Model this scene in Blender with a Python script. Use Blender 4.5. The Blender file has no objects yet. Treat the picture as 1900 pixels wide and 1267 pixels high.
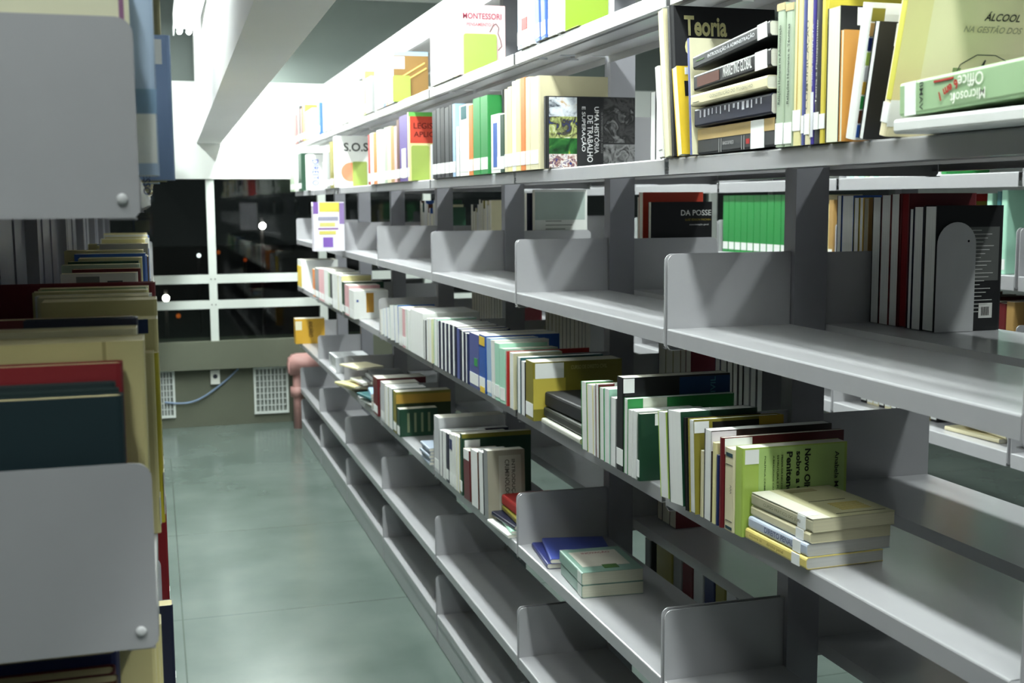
import bpy, bmesh, math, random
import numpy as np
from mathutils import Matrix, Vector
C = bpy.context.scene.collection
random.seed(7)

# ------------------------------------------------------------------ camera, world, lights
FPX, ZC = 2200.0, 1.6276
PIT, YAW, ROL = 0.117018, 0.291995, -0.0064505
cy, sy, cp, sp = math.cos(YAW), math.sin(YAW), math.cos(PIT), math.sin(PIT)
F_ = np.array([sy*cp, cy*cp, -sp]); R0 = np.array([cy, -sy, 0.0]); U0 = np.cross(R0, F_)
cr, sr = math.cos(ROL), math.sin(ROL)
R_ = cr*R0 + sr*U0; U_ = -sr*R0 + cr*U0
cam = bpy.data.cameras.new('camera'); camo = bpy.data.objects.new('camera', cam); C.objects.link(camo)
cam.sensor_width = 36.0; cam.lens = 36.0*FPX/1900.0; cam.clip_start = 0.05; cam.clip_end = 300
M = Matrix(((R_[0], U_[0], -F_[0], 0), (R_[1], U_[1], -F_[1], 0), (R_[2], U_[2], -F_[2], ZC), (0, 0, 0, 1)))
camo.matrix_world = M
cam.dof.use_dof = True; cam.dof.focus_distance = 2.3; cam.dof.aperture_fstop = 8.0
bpy.context.scene.camera = camo
S = bpy.context.scene
S.view_settings.view_transform = 'Standard'; S.view_settings.look = 'None'
S.view_settings.gamma = 1.0; S.view_settings.use_curve_mapping = False
S.view_settings.exposure = 0.50
W = bpy.data.worlds.new('night'); S.world = W; W.use_nodes = True
W.node_tree.nodes['Background'].inputs[0].default_value = (0.010, 0.012, 0.012, 1)
W.node_tree.nodes['Background'].inputs[1].default_value = 0.6

def area(name, loc, sx, sy_, power, col=(0.93, 1.0, 0.97)):
    l = bpy.data.lights.new(name, 'AREA'); l.shape = 'RECTANGLE'; l.size = sx; l.size_y = sy_
    l.energy = power; l.color = col
    o = bpy.data.objects.new(name, l); o.location = loc; C.objects.link(o)
    return o
# fluorescent luminaires: (x, y, z_bottom, length, watts)
LUM = [(0.66, 8.0, 2.70, 1.3, 30), (0.66, 6.6, 2.70, 1.3, 30), (0.66, 5.2, 2.70, 1.3, 24), (0.66, 3.8, 2.70, 1.3, 17), (0.66, 2.4, 2.70, 1.3, 14), (0.66, 1.0, 2.70, 1.3, 14), (0.66, -0.4, 2.70, 1.3, 12),
       (0.20, 6.1, 2.52, 1.3, 6), (0.20, 4.3, 2.52, 1.3, 4),
       (2.05, 7.2, 2.93, 1.3, 30), (2.05, 5.2, 2.93, 1.3, 32), (2.05, 3.2, 2.93, 1.3, 30), (2.05, 1.2, 2.93, 1.3, 12),
       (-0.5, 7.7, 2.93, 1.3, 40), (-1.3, 3.5, 2.93, 1.3, 5), (-0.35, 0.0, 2.93, 1.3, 15), (-0.4, -2.4, 2.93, 1.3, 2)]  # first entry here is an unseen lamp added to brighten the white wall band
LUMLAB = ['first in the line over the aisle, nearest the window wall', 'second in the line over the aisle', 'third in the line over the aisle', 'fourth in the line over the aisle', 'fifth in the line over the aisle', 'sixth in the line over the aisle', 'last in the line over the aisle',
          'hanging left of the grey beam, nearer the window', 'hanging left of the grey beam, nearer the camera', 'first over the far aisle', 'second over the far aisle', 'third over the far aisle', 'fourth over the far aisle',
          'added out of view to brighten the window wall', 'over the middle of the left aisle', 'behind the camera, nearer one', 'behind the camera, farther one']

# ------------------------------------------------------------------ helpers
def lin(c): return tuple((v/255/12.92 if v/255 <= 0.04045 else ((v/255+0.055)/1.055)**2.4) for v in c)
_m = {}
def mat(rgb, rough=0.5, spec=0.5, noise=0.08, scale=18.0, bump=0.0, metal=0.0):
    key = (tuple(rgb), rough, spec, noise, scale, bump, metal)
    if key in _m: return _m[key]
    m = bpy.data.materials.new('surface'); m.use_nodes = True; n = m.node_tree; b = n.nodes['Principled BSDF']
    b.inputs['Roughness'].default_value = rough; b.inputs['Specular IOR Level'].default_value = spec
    b.inputs['Metallic'].default_value = metal
    tc = n.nodes.new('ShaderNodeTexCoord'); nz = n.nodes.new('ShaderNodeTexNoise')
    nz.inputs['Scale'].default_value = scale; nz.inputs['Detail'].default_value = 4
    n.links.new(tc.outputs['Object'], nz.inputs['Vector'])
    mx = n.nodes.new('ShaderNodeMix'); mx.data_type = 'RGBA'
    c = lin(rgb)
    mx.inputs[6].default_value = (*[v*(1-noise) for v in c], 1); mx.inputs[7].default_value = (*[min(1, v*(1+noise)) for v in c], 1)
    n.links.new(nz.outputs['Fac'], mx.inputs[0]); n.links.new(mx.outputs[2], b.inputs['Base Color'])
    if bump:
        bp = n.nodes.new('ShaderNodeBump'); bp.inputs['Strength'].default_value = bump; bp.inputs['Distance'].default_value = 0.002
        n.links.new(nz.outputs['Fac'], bp.inputs['Height']); n.links.new(bp.outputs['Normal'], b.inputs['Normal'])
    _m[key] = m; return m
def emit(rgb, st):
    m = bpy.data.materials.new('glow'); m.use_nodes = True; n = m.node_tree; n.nodes.clear()
    e = n.nodes.new('ShaderNodeEmission'); o = n.nodes.new('ShaderNodeOutputMaterial')
    e.inputs[0].default_value = (*lin(rgb), 1); e.inputs[1].default_value = st; n.links.new(e.outputs[0], o.inputs[0]); return m
PAGE = None
def page_mat(rgb):
    key = ('page', tuple(rgb))
    if key in _m: return _m[key]
    m = bpy.data.materials.new('paper_edges'); m.use_nodes = True; n = m.node_tree; b = n.nodes['Principled BSDF']
    b.inputs['Roughness'].default_value = 0.8; b.inputs['Specular IOR Level'].default_value = 0.2
    tc = n.nodes.new('ShaderNodeTexCoord'); mp = n.nodes.new('ShaderNodeMapping'); mp.inputs['Scale'].default_value = (4, 900, 4)
    nz = n.nodes.new('ShaderNodeTexNoise'); nz.inputs['Scale'].default_value = 1.0
    n.links.new(tc.outputs['Object'], mp.inputs[0]); n.links.new(mp.outputs[0], nz.inputs['Vector'])
    mx = n.nodes.new('ShaderNodeMix'); mx.data_type = 'RGBA'; c = lin(rgb)
    mx.inputs[6].default_value = (*[v*0.78 for v in c], 1); mx.inputs[7].default_value = (*[min(1, v*1.1) for v in c], 1)
    n.links.new(nz.outputs['Fac'], mx.inputs[0]); n.links.new(mx.outputs[2], b.inputs['Base Color'])
    _m[key] = m; return m

def link(name, me, m, parent=None):
    o = bpy.data.objects.new(name, me); C.objects.link(o)
    if m: me.materials.append(m)
    if parent: o.parent = parent
    return o
def obj(name, bm, m, parent=None, smooth=False):
    me = bpy.data.meshes.new(name); bmesh.ops.recalc_face_normals(bm, faces=bm.faces); bm.to_mesh(me); bm.free()
    if smooth:
        for p in me.polygons: p.use_smooth = True
    return link(name, me, m, parent)
def bx(bm, x0, x1, y0, y1, z0, z1):
    v = [bm.verts.new(p) for p in ((x0,y0,z0),(x1,y0,z0),(x1,y1,z0),(x0,y1,z0),(x0,y0,z1),(x1,y0,z1),(x1,y1,z1),(x0,y1,z1))]
    for f in ((0,3,2,1),(4,5,6,7),(0,1,5,4),(1,2,6,5),(2,3,7,6),(3,0,4,7)): bm.faces.new([v[i] for i in f])
def box(name, x0, x1, y0, y1, z0, z1, m, parent=None):
    bm = bmesh.new(); bx(bm, x0, x1, y0, y1, z0, z1); return obj(name, bm, m, parent)
def prism(bm, pts, f0, f1):       # pts: 2-D polygon, f0/f1 map a 2-D point to 3-D at each end
    a = [bm.verts.new(f0(p)) for p in pts]; b = [bm.verts.new(f1(p)) for p in pts]; n = len(pts)
    bm.faces.new(a); bm.faces.new(b[::-1])
    for i in range(n): bm.faces.new([a[i], b[i], b[(i+1) % n], a[(i+1) % n]])
def cyl(bm, p0, p1, r, n=16, r2=None):
    p0, p1 = Vector(p0), Vector(p1); d = (p1-p0).normalized(); a = d.orthogonal().normalized(); b = d.cross(a)
    r2 = r if r2 is None else r2
    A = [bm.verts.new(p0+r*(math.cos(t)*a+math.sin(t)*b)) for t in [2*math.pi*i/n for i in range(n)]]
    B = [bm.verts.new(p1+r2*(math.cos(t)*a+math.sin(t)*b)) for t in [2*math.pi*i/n for i in range(n)]]
    bm.faces.new(A); bm.faces.new(B[::-1])
    for i in range(n): bm.faces.new([A[i], B[i], B[(i+1) % n], A[(i+1) % n]])
def empty(name, loc, label, cat, group=None, rot=(0,0,0)):
    o = bpy.data.objects.new(name, None); C.objects.link(o); o.empty_display_size = 0.05
    o.location = loc; o.rotation_euler = rot; o['label'] = label; o['category'] = cat
    if group: o['group'] = group
    return o
def tag(o, label, cat, group=None):
    o['label'] = label; o['category'] = cat
    if group: o['group'] = group
    return o
def struct(o): o['kind'] = 'structure'; return o

# ray helpers: where a sight line meets a vertical plane or level (used to read the layout)
def Ysol(px, X, z):
    k = R_ - (px-950)/FPX*F_; return -(k[0]*X + k[2]*(z-ZC))/k[1]
def Zsol(py, X, Y):
    k = U_ - (633.5-py)/FPX*F_; return ZC - (k[0]*X + k[1]*Y)/k[2]
def Xsol(px, Y, z):
    k = R_ - (px-950)/FPX*F_; return -(k[1]*Y + k[2]*(z-ZC))/k[0]

# ------------------------------------------------------------------ colours
COL = {'white': (228,230,226), 'cream': (222,214,178), 'pale yellow': (226,218,160), 'yellow': (222,190,60), 'mustard': (190,150,50),
 'olive': (132,124,44), 'lime green': (164,190,88), 'green': (46,140,70), 'dark green': (24,64,44), 'pale green': (170,196,168), 'mint': (172,222,198),
 'blue': (50,92,170), 'dark blue': (28,42,92), 'light blue': (160,190,220), 'violet blue': (84,92,150), 'navy': (22,26,50), 'purple': (92,70,140),
 'red': (178,42,40), 'dark red': (98,22,28), 'pink': (226,176,180), 'orange': (220,128,56), 'brown': (92,56,36), 'tan': (176,140,84),
 'black': (20,21,24), 'dark grey': (60,62,64), 'grey': (140,142,142), 'light grey': (196,198,200), 'teal': (34,92,96), 'grey green': (168,184,160)}
PG = (214,212,200); PGW = (232,234,232); PGC = (214,202,158)
SLOTM = None
METAL = mat((172,172,175), 0.22, 0.5, 0.03, 30); POST = mat((140,140,146), 0.42, 0.5, 0.04, 30)
WHITE = mat((236,238,236), 0.55, 0.4, 0.03); DARKHOLE = mat((14,14,15), 0.8, 0.1)

# ------------------------------------------------------------------ the room
YW = 8.8; XL, XR, YB, ZT = -3.2, 6.2, -3.6, 3.1
def floor_mat():
    m = bpy.data.materials.new('polished_floor'); m.use_nodes = True; n = m.node_tree; b = n.nodes['Principled BSDF']
    tc = n.nodes.new('ShaderNodeTexCoord'); nz = n.nodes.new('ShaderNodeTexNoise'); nz.inputs['Scale'].default_value = 1.6; nz.inputs['Detail'].default_value = 8
    n.links.new(tc.outputs['Object'], nz.inputs['Vector'])
    rp = n.nodes.new('ShaderNodeValToRGB'); rp.color_ramp.elements[0].position = 0.3; rp.color_ramp.elements[1].position = 0.75
    rp.color_ramp.elements[0].color = (*lin((88,102,96)), 1); rp.color_ramp.elements[1].color = (*lin((112,124,118)), 1)
    n.links.new(nz.outputs['Fac'], rp.inputs[0])
    br = n.nodes.new('ShaderNodeTexBrick'); br.offset = 0; br.inputs['Scale'].default_value = 1.0
    br.inputs['Brick Width'].default_value = 1.25; br.inputs['Row Height'].default_value = 1.25; br.inputs['Mortar Size'].default_value = 0.003
    br.inputs['Color1'].default_value = (1,1,1,1); br.inputs['Color2'].default_value = (1,1,1,1); br.inputs['Mortar'].default_value = (0.55,0.58,0.55,1)
    mp = n.nodes.new('ShaderNodeMapping'); mp.inputs['Location'].default_value = (-0.05, 0.3, 0); n.links.new(tc.outputs['Object'], mp.inputs[0]); n.links.new(mp.outputs[0], br.inputs['Vector'])
    mx = n.nodes.new('ShaderNodeMix'); mx.data_type = 'RGBA'; mx.blend_type = 'MULTIPLY'; mx.inputs[0].default_value = 1
    n.links.new(rp.outputs[0], mx.inputs[6]); n.links.new(br.outputs[0], mx.inputs[7]); n.links.new(mx.outputs[2], b.inputs['Base Color'])
    n2 = n.nodes.new('ShaderNodeTexNoise'); n2.inputs['Scale'].default_value = 5; n2.inputs['Detail'].default_value = 6; n.links.new(tc.outputs['Object'], n2.inputs['Vector'])
    mr = n.nodes.new('ShaderNodeMapRange'); mr.inputs[3].default_value = 0.12; mr.inputs[4].default_value = 0.30
    n.links.new(n2.outputs['Fac'], mr.inputs[0]); n.links.new(mr.outputs[0], b.inputs['Roughness']); b.inputs['Specular IOR Level'].default_value = 0.6
    return m
WALLM = mat((226,230,226), 0.7, 0.3, 0.03, 3); CONC = mat((104,112,108), 0.85, 0.2, 0.10, 2.5, 0.3); SILLM = mat((100,104,90), 0.8, 0.2, 0.06, 6, 0.2)
struct(box('floor', XL, XR, YB, YW+0.3, -0.1, 0, floor_mat()))
struct(box('ceiling', XL, XR, YB, YW+0.3, ZT, ZT+0.1, mat((206,212,208), 0.8, 0.2, 0.04, 3)))
struct(box('wall_left', XL-0.1, XL, YB, YW+0.3, 0, ZT, mat((130,134,140), 0.8)))
struct(box('wall_right', XR, XR+0.1, YB, YW+0.3, 0, ZT, mat((120,124,122), 0.8)))
struct(box('wall_back', XL, XR, YB-0.1, YB, 0, ZT, mat((130,132,130), 0.8)))
bm = bmesh.new(); bx(bm, XL, XR, YW+0.10, YW+0.3, 0, 0.44)
struct(obj('wall_front_lower', bm, SILLM))
struct(box('trim_sill', XL, XR, YW, YW+0.30, 0.434, 0.639, SILLM))
struct(box('wall_front_band', XL, XR, YW, YW+0.25, 1.806, 2.488, WALLM))
struct(box('wall_front_upper', XL, XR, YW+0.02, YW+0.25, 2.488, ZT, CONC))
# ceiling beam over the aisle
bm = bmesh.new(); q = [(0.319, YW), (0.487, YW), (0.30, YB), (0.13, YB)]
prism(bm, q, lambda p: (p[0], p[1], 2.058), lambda p: (p[0], p[1], ZT)); b = obj('trim_beam', bm, mat((232,232,230), 0.7, 0.3, 0.03, 4)); struct(b)
# window strip
ALU = mat((206,212,206), 0.4, 0.5, 0.02)
def glass():
    m = bpy.data.materials.new('pane_glass'); m.use_nodes = True; n = m.node_tree; n.nodes.clear()
    t = n.nodes.new('ShaderNodeBsdfTransparent'); g = n.nodes.new('ShaderNodeBsdfGlossy'); g.inputs['Roughness'].default_value = 0.02
    t.inputs[0].default_value = (0.8, 0.84, 0.82, 1); fr = n.nodes.new('ShaderNodeFresnel'); fr.inputs[0].default_value = 1.45
    mx = n.nodes.new('ShaderNodeMixShader'); o = n.nodes.new('ShaderNodeOutputMaterial')
    n.links.new(fr.outputs[0], mx.inputs[0]); n.links.new(t.outputs[0], mx.inputs[1]); n.links.new(g.outputs[0], mx.inputs[2]); n.links.new(mx.outputs[0], o.inputs[0]); return m
GL = glass()
mull = [0.399 + 0.795*i for i in range(-4, 8)]
for i in range(len(mull)-1):
    w = bpy.data.objects.new('window_%d' % (i+1), None); C.objects.link(w); w.location = (mull[i], YW+0.06, 0.639); w['kind'] = 'structure'
    L = mull[i+1]-mull[i]
    bm = bmesh.new(); bx(bm, -0.028, 0.028, -0.04, 0.04, 0, 1.167); obj('mullion', bm, ALU, w)
    for z0, z1 in ((0.419, 0.481), (0.235, 0.294)):
        bm = bmesh.new(); bx(bm, 0.028, L-0.028, -0.035, 0.035, z0, z1); obj('window_rail', bm, ALU, w)
        for sx in (-0.014, 0.014):
            bm = bmesh.new(); cyl(bm, (sx, -0.044, (z0+z1)/2), (sx, -0.0395, (z0+z1)/2), 0.005, 10); obj('screw', bm, mat((70,72,72), 0.4), w)
    bm = bmesh.new()
    for z0, z1 in ((0.0, 0.235), (0.294, 0.419), (0.481, 1.167)): bx(bm, 0.028, L-0.028, -0.003, 0.003, z0, z1)
    obj('pane', bm, GL, w)
# outside: dark ground and street lamps
box_g = struct(box('floor_outside', -80, 80, YW+0.4, 140, -3.2, -3.1, mat((30,30,28), 0.9)))
def street_lamp(px, py, Y, r, rgb, st, label, cat='street lamp'):
    z = None
    d = F_ + R_*(px-950)/FPX - U_*(py-633.5)/FPX; t = Y/d[1]; x, z = d[0]*t, ZC+d[2]*t
    e = empty('street_lamp', (x, Y, -3.1), label, cat, 'lamps in the night outside')
    h = z+3.1
    bm = bmesh.new(); cyl(bm, (0, 0.3, 0), (0, 0.3, h+0.25), 0.06, 10); cyl(bm, (0, 0.3, h+0.2), (0, 0, h+0.15), 0.03, 8); obj('pole', bm, mat((40,40,40)), e)
    bm = bmesh.new(); bmesh.ops.create_uvsphere(bm, u_segments=16, v_segments=10, radius=r); bmesh.ops.translate(bm, verts=bm.verts, vec=(0,0,h)); obj('lamp_globe', bm, emit(rgb, st), e, True)
street_lamp(487, 419, 40, 0.10, (255,244,236), 60, 'bright round street lamp seen through the large upper pane right of the mullion')
street_lamp(308, 553, 40, 0.10, (255,244,226), 60, 'bright street lamp glowing between the two window rails beside the left shelves')
street_lamp(369, 474, 45, 0.07, (230,240,240), 3, 'small faint white street lamp left of the mullion, above the upper rail')
street_lamp(455, 482, 60, 0.09, (220,90,40), 0.25, 'dim reddish street lamp seen low in the upper pane right of the mullion')
street_lamp(331, 586, 50, 0.09, (240,120,40), 0.35, 'dim orange street lamp seen below the lower rail left of the mullion')
street_lamp(405, 468, 60, 0.10, (230,110,40), 0.25, 'dim orange street lamp just right of the mullion above the upper rail')

# air grilles, outlet, cable, pipe on the window wall
def grille(x0, x1, z0, z1, label):
    e = empty('wall_grille', ((x0+x1)/2, YW+0.10, z0), label, 'vent', 'grilles under the window sill')
    w = (x1-x0)/2; h = z1-z0; bm = bmesh.new(); f = 0.016
    bx(bm, -w, w, -0.02, 0, 0, f); bx(bm, -w, w, -0.02, 0, h-f, h); bx(bm, -w, -w+f, -0.02, 0, f, h-f); bx(bm, w-f, w, -0.02, 0, f, h-f)
    obj('frame', bm, mat((214,220,214), 0.5), e)
    bm = bmesh.new(); n = 8
    for i in range(1, n): x = -w+f+(2*w-2*f)*i/n; bx(bm, x-0.005, x+0.005, -0.016, -0.002, f, h-f)
    for k in range(1, 7): z = f+(h-2*f)*k/7; bx(bm, -w+f, w-f, -0.014, -0.004, z-0.003, z+0.003)
    obj('slats', bm, mat((196,202,198), 0.5), e)
    bm = bmesh.new(); bx(bm, -w+f, w-f, -0.0015, 0, f, h-f); obj('backing', bm, mat((120,126,120), 0.7), e)
grille(-0.10, 0.105, 0.08, 0.432, 'white metal air grille low on the wall beside the left bookshelf')
grille(0.668, 0.922, 0.072, 0.424, 'white metal air grille low on the wall left of the pink pipe')
e = empty('wall_socket', (0.392, YW+0.10, 0.314), 'small white wall socket box with a dark round hole under the sill', 'socket')
bm = bmesh.new(); bx(bm, -0.033, 0.033, -0.03, 0, 0, 0.104); obj('plate', bm, mat((224,226,218), 0.5), e)
bm = bmesh.new(); cyl(bm, (0, -0.031, 0.058), (0, -0.0305, 0.058), 0.017, 20); obj('hole', bm, mat((20,28,40), 0.5), e)
def tube(name, pts, r, m, parent=None, res=8):
    cu = bpy.data.curves.new(name, 'CURVE'); cu.dimensions = '3D'; cu.bevel_depth = r; cu.bevel_resolution = 3; cu.resolution_u = res
    s = cu.splines.new('NURBS'); s.points.add(len(pts)-1); s.use_endpoint_u = True; s.order_u = min(4, len(pts))
    for p, c in zip(s.points, pts): p.co = (*c, 1)
    o = bpy.data.objects.new(name, cu); me = bpy.data.meshes.new_from_object(o); bpy.data.objects.remove(o)
    me.materials.clear(); return link(name, me, m, parent)
tag(tube('network_cable', [(0.03, YW+0.070, 0.20), (0.18, YW+0.070, 0.17), (0.30, YW+0.072, 0.215), (0.42, YW+0.080, 0.30), (0.50, YW+0.086, 0.36), (0.56, YW+0.093, 0.42)], 0.0065, mat((130,152,182), 0.5)),
    'thin blue cable hanging in a curve below the window sill', 'cable')
PINK = mat((196,150,144), 0.5, 0.4, 0.04)
e = empty('pink_pipe', (0.962, 8.62, 0), 'dusty pink painted wall pipe with elbow and coupling at the end of the shelves', 'pipe')
bm = bmesh.new(); cyl(bm, (0,0,0), (0,0,0.50), 0.036, 24); obj('riser', bm, PINK, e, True)
bm = bmesh.new(); cyl(bm, (0,0,0.235), (0,0,0.305), 0.055, 24); obj('coupling', bm, PINK, e, True)
bm = bmesh.new(); prism(bm, [(-0.07,0.395),(0.26,0.395),(0.26,0.545),(-0.02,0.545),(-0.055,0.53),(-0.072,0.49)], lambda p: (p[0], -0.062, p[1]), lambda p: (p[0], 0.062, p[1]))
bmesh.ops.bevel(bm, geom=bm.edges[:], offset=0.014, segments=3, affect='EDGES'); obj('elbow', bm, PINK, e, True)
bm = bmesh.new(); cyl(bm, (-0.02,0.064-0.002,0.47), (-0.02,0.09,0.47), 0.03, 16); obj('bracket', bm, PINK, e)

# luminaires with their lamps
TUBE = emit((245, 255, 250), 9.0); TUBEH = emit((245, 255, 250), 45.0)
for i, (x, y, z, L, p) in enumerate(LUM):
    hang = z < 2.8
    lab = 'white fluorescent light ' + LUMLAB[i]
    e = empty('fluorescent_light', (x, y, z), lab, 'light', 'fluorescent luminaires')
    bm = bmesh.new(); top = 0.12 if hang else ZT-z-0.001
    bx(bm, -0.055, 0.055, -L/2, L/2, 0.045, top); bx(bm, -0.058, -0.052, -L/2, L/2, 0.005, 0.05); bx(bm, 0.052, 0.058, -L/2, L/2, 0.005, 0.05)
    obj('housing', bm, WHITE, e)
    if hang:
        bm = bmesh.new()
        for yy in (-L/3, L/3): cyl(bm, (0, yy, 0.12), (0, yy, ZT-z), 0.004, 6)
        obj('hanger', bm, POST, e)
    for sx in (-0.024, 0.024):
        bm = bmesh.new(); cyl(bm, (sx, -L/2+0.02, 0.024), (sx, L/2-0.02, 0.024), 0.013, 12); obj('lamp_tube', bm, TUBEH if x < 0.3 and hang else TUBE, e, True)
    area('fluorescent_glow', (x, y, z-0.002), 0.10, L, p)

def slot_mat():
    m = bpy.data.materials.new('slotted_steel'); m.use_nodes = True; n = m.node_tree; b = n.nodes['Principled BSDF']; b.inputs['Roughness'].default_value = 0.45
    tc = n.nodes.new('ShaderNodeTexCoord'); sx = n.nodes.new('ShaderNodeSeparateXYZ'); n.links.new(tc.outputs['Object'], sx.inputs[0])
    def mth(op, a, b_=None):
        q = n.nodes.new('ShaderNodeMath'); q.operation = op
        for i, v in enumerate((a, b_)):
            if v is None: continue
            if isinstance(v, (int, float)): q.inputs[i].default_value = v
            else: n.links.new(v, q.inputs[i])
        return q.outputs[0]
    fz = mth('LESS_THAN', mth('FRACT', mth('DIVIDE', sx.outputs[2], 0.062)), 0.46)
    # a slot column 8 mm either side of the strip's middle
    fy = mth('LESS_THAN', mth('ABSOLUTE', mth('SUBTRACT', mth('ABSOLUTE', sx.outputs[1]), 0.0095)), 0.0028)
    k = mth('MULTIPLY', fz, fy); mx = n.nodes.new('ShaderNodeMix'); mx.data_type = 'RGBA'
    mx.inputs[6].default_value = (*lin((150,151,158)), 1); mx.inputs[7].default_value = (*lin((14,14,15)), 1); n.links.new(k, mx.inputs[0]); n.links.new(mx.outputs[2], b.inputs['Base Color']); return m
SLOTM = slot_mat()
# ------------------------------------------------------------------ shelving
YJ = [0.10, 1.11, 2.116, 3.116, 4.149, 5.219, 6.286, 7.328, 8.332]
def shelf_mesh(y0, y1, D, face, kick=False, rear_lip=0.02):
    bm = bmesh.new(); t = 0.0016
    pts = [(0.016,-face),(0.0,-face),(0.0,-0.003),(0.001,-0.001),(0.003,0.0),(D,0.0),(D,-rear_lip),(D-t,-rear_lip),(D-t,-t),(t,-t),(t,-face+t),(0.016,-face+t)]
    prism(bm, pts, lambda p: (p[0], y0, p[1]), lambda p: (p[0], y1, p[1]))
    n = 3
    for k in range(1, n): x = D*k/n; bx(bm, x-0.012, x+0.012, y0+0.01, y1-0.01, -0.012, -t-0.0005)
    return bm
def bracket_bm(y, D, zb=-0.040, zt=0.145, r=0.016, t=0.0024, side=1):
    bm = bmesh.new(); pts = [(0.001, zb+0.006), (0.006, zb)] + [(D, zb), (D, zt)]
    for k in range(6): a = math.pi/2*k/5; pts.append((0.001+r-r*math.sin(a), zt-r+r*math.cos(a)))
    prism(bm, pts, lambda p: (p[0], y-t/2, p[1]), lambda p: (p[0], y+t/2, p[1]))
    bx(bm, 0.004, 0.03, min(y, y+side*0.012), max(y, y+side*0.012), zb-0.0015, zb)
    return bm
def rack(name, label, X0, sgn, JY, levels, rear_levels, canopy, near_br, far_br, D=0.268, gap=0.075, yclip=None, panel=False, faceh=0.031, rearD=None):
    """double-sided steel rack; X0 = front plane, sgn=+1: depth runs to +X"""
    e = empty(name, (X0, JY[0], 0), label, 'bookshelf'); e.scale = (sgn, 1, 1) if sgn > 0 else (1, 1, 1)
    y00 = JY[0]
    def mk(nm, bm, m, par, z=0):
        if sgn < 0:
            bmesh.ops.scale(bm, vec=(-1,1,1), verts=bm.verts)
        o = obj(nm, bm, m, par); return o
    top = canopy if canopy else max(levels)+0.3
    for j, y in enumerate(JY):
        yy = y-y00; bm = bmesh.new(); x0, x1 = D+0.001, D+gap-0.001
        pts = [(x0,-0.022),(x0,0.022),(x0+0.004,0.022),(x0+0.004,-0.018),(x0+0.022,-0.018),(x0+0.030,-0.012),(x0+0.044,-0.012),(x0+0.052,-0.018),(x1-0.004,-0.018),(x1-0.004,0.022),(x1,0.022),(x1,-0.022)]
        prism(bm, pts, lambda p: (p[0], yy+p[1], 0.0), lambda p: (p[0], yy+p[1], top-0.005))
        po = mk('upright_post', bm, POST, e)
        bm = bmesh.new(); z = 0.15; bx(bm, x0+0.0002, x0+0.001, yy-0.016, yy+0.017, 0.14, top-0.06)
        while z < top-0.1:
            z += 0.062
        bmesh.ops.translate(bm, verts=bm.verts, vec=(0, -yy, 0)); ss = mk('slotted_strip', bm, SLOTM, po); ss.location = (0, yy, 0)
        bm = bmesh.new(); bx(bm, x0-0.12, x1+0.12, yy-0.016, yy+0.016, 0.0, 0.07) ; mk('foot', bm, POST, po)
    for i in range(len(JY)-1):
        y0, y1 = JY[i]-y00+0.010, JY[i+1]-y00-0.010
        for k, z in enumerate(levels):
            bm = shelf_mesh(y0, y1, D, faceh)
            if k == 0 and z < 0.2:
                bx(bm, 0.002, 0.006, y0, y1, 0.004-z, -faceh+0.001)
            bmesh.ops.translate(bm, verts=bm.verts, vec=(0,0,z)); s = mk('shelf', bm, METAL, e)
            if k in far_br:
                b = bracket_bm(y1+0.002, D, side=-1, zb=(-z+0.002 if z < 0.2 else -0.04)); bmesh.ops.translate(b, verts=b.verts, vec=(0,0,z)); mk('end_bracket', b, METAL, s)
            if k in near_br or (i == 0 and X0 < 0.5):
                b = bracket_bm(y0-0.002, D, zb=(-z+0.002 if z < 0.2 else -0.04)); bmesh.ops.translate(b, verts=b.verts, vec=(0,0,z)); mk('end_bracket', b, METAL, s)
                if X0 < 0.5 and i == 0:
                    b = bmesh.new(); bmesh.ops.create_uvsphere(b, u_segments=16, v_segments=8, radius=0.0052)
                    bmesh.ops.scale(b, vec=(1,0.6,1), verts=b.verts); bmesh.ops.translate(b, verts=b.verts, vec=(0.017, y0-0.0055, z-0.022))
                    mk('screw_cap', b, mat((214,214,216), 0.3), s)
        if rear_levels:
            for k, z in enumerate(rear_levels):
                if JY[i] > 5.5: continue
                d2 = rearD or 0.262
                bm = shelf_mesh(y0, y1, d2, faceh, rear_lip=0.028)
                for v in bm.verts: v.co.x = 2*D+gap+ (d2-D) - v.co.x; v.co.z += z
                s = mk('rear_shelf', bm, METAL, e)
                b = bracket_bm(y1+0.002, d2, side=-1)
                for v in b.verts: v.co.x = 2*D+gap+(d2-D)-v.co.x; v.co.z += z
                mk('end_bracket', b, METAL, s)
        if canopy:
            bm = bmesh.new(); t = 0.002; cz = canopy; cs = 0.152; DD = 2*D+gap-2*cs; f = 0.108
            pts = [(0.02,-f),(0,-f),(0,-0.003),(0.003,0),(DD-0.003,0),(DD,-0.003),(DD,-f),(DD-0.02,-f),(DD-0.02,-f+t),(DD-t,-f+t),(DD-t,-t),(t,-t),(t,-f+t),(0.02,-f+t)]
            prism(bm, pts, lambda p: (p[0]+cs, y0-0.008, cz+p[1]), lambda p: (p[0]+cs, y1+0.008, cz+p[1])); mk('canopy', bm, METAL, e)
    if panel:
        for i in range(len(JY)-1):
            bm = bmesh.new(); y0, y1 = JY[i]-y00+0.03, JY[i+1]-y00-0.03
            bx(bm, D+0.03, D+0.034, y0, y1, 0.1, top-0.1)
            k = 0
            while y0+0.1+k*0.3 < y1-0.05: bx(bm, D+0.026, D+0.030, y0+0.1+k*0.3, y0+0.24+k*0.3, 0.1, top-0.1); k += 1
            mk('back_panel', bm, mat((140,142,156), 0.4, 0.5, 0.06), e)
    return e
LEV = [0.114, 0.339, 0.669, 1.062, 1.381, 1.709, 2.025]
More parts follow.
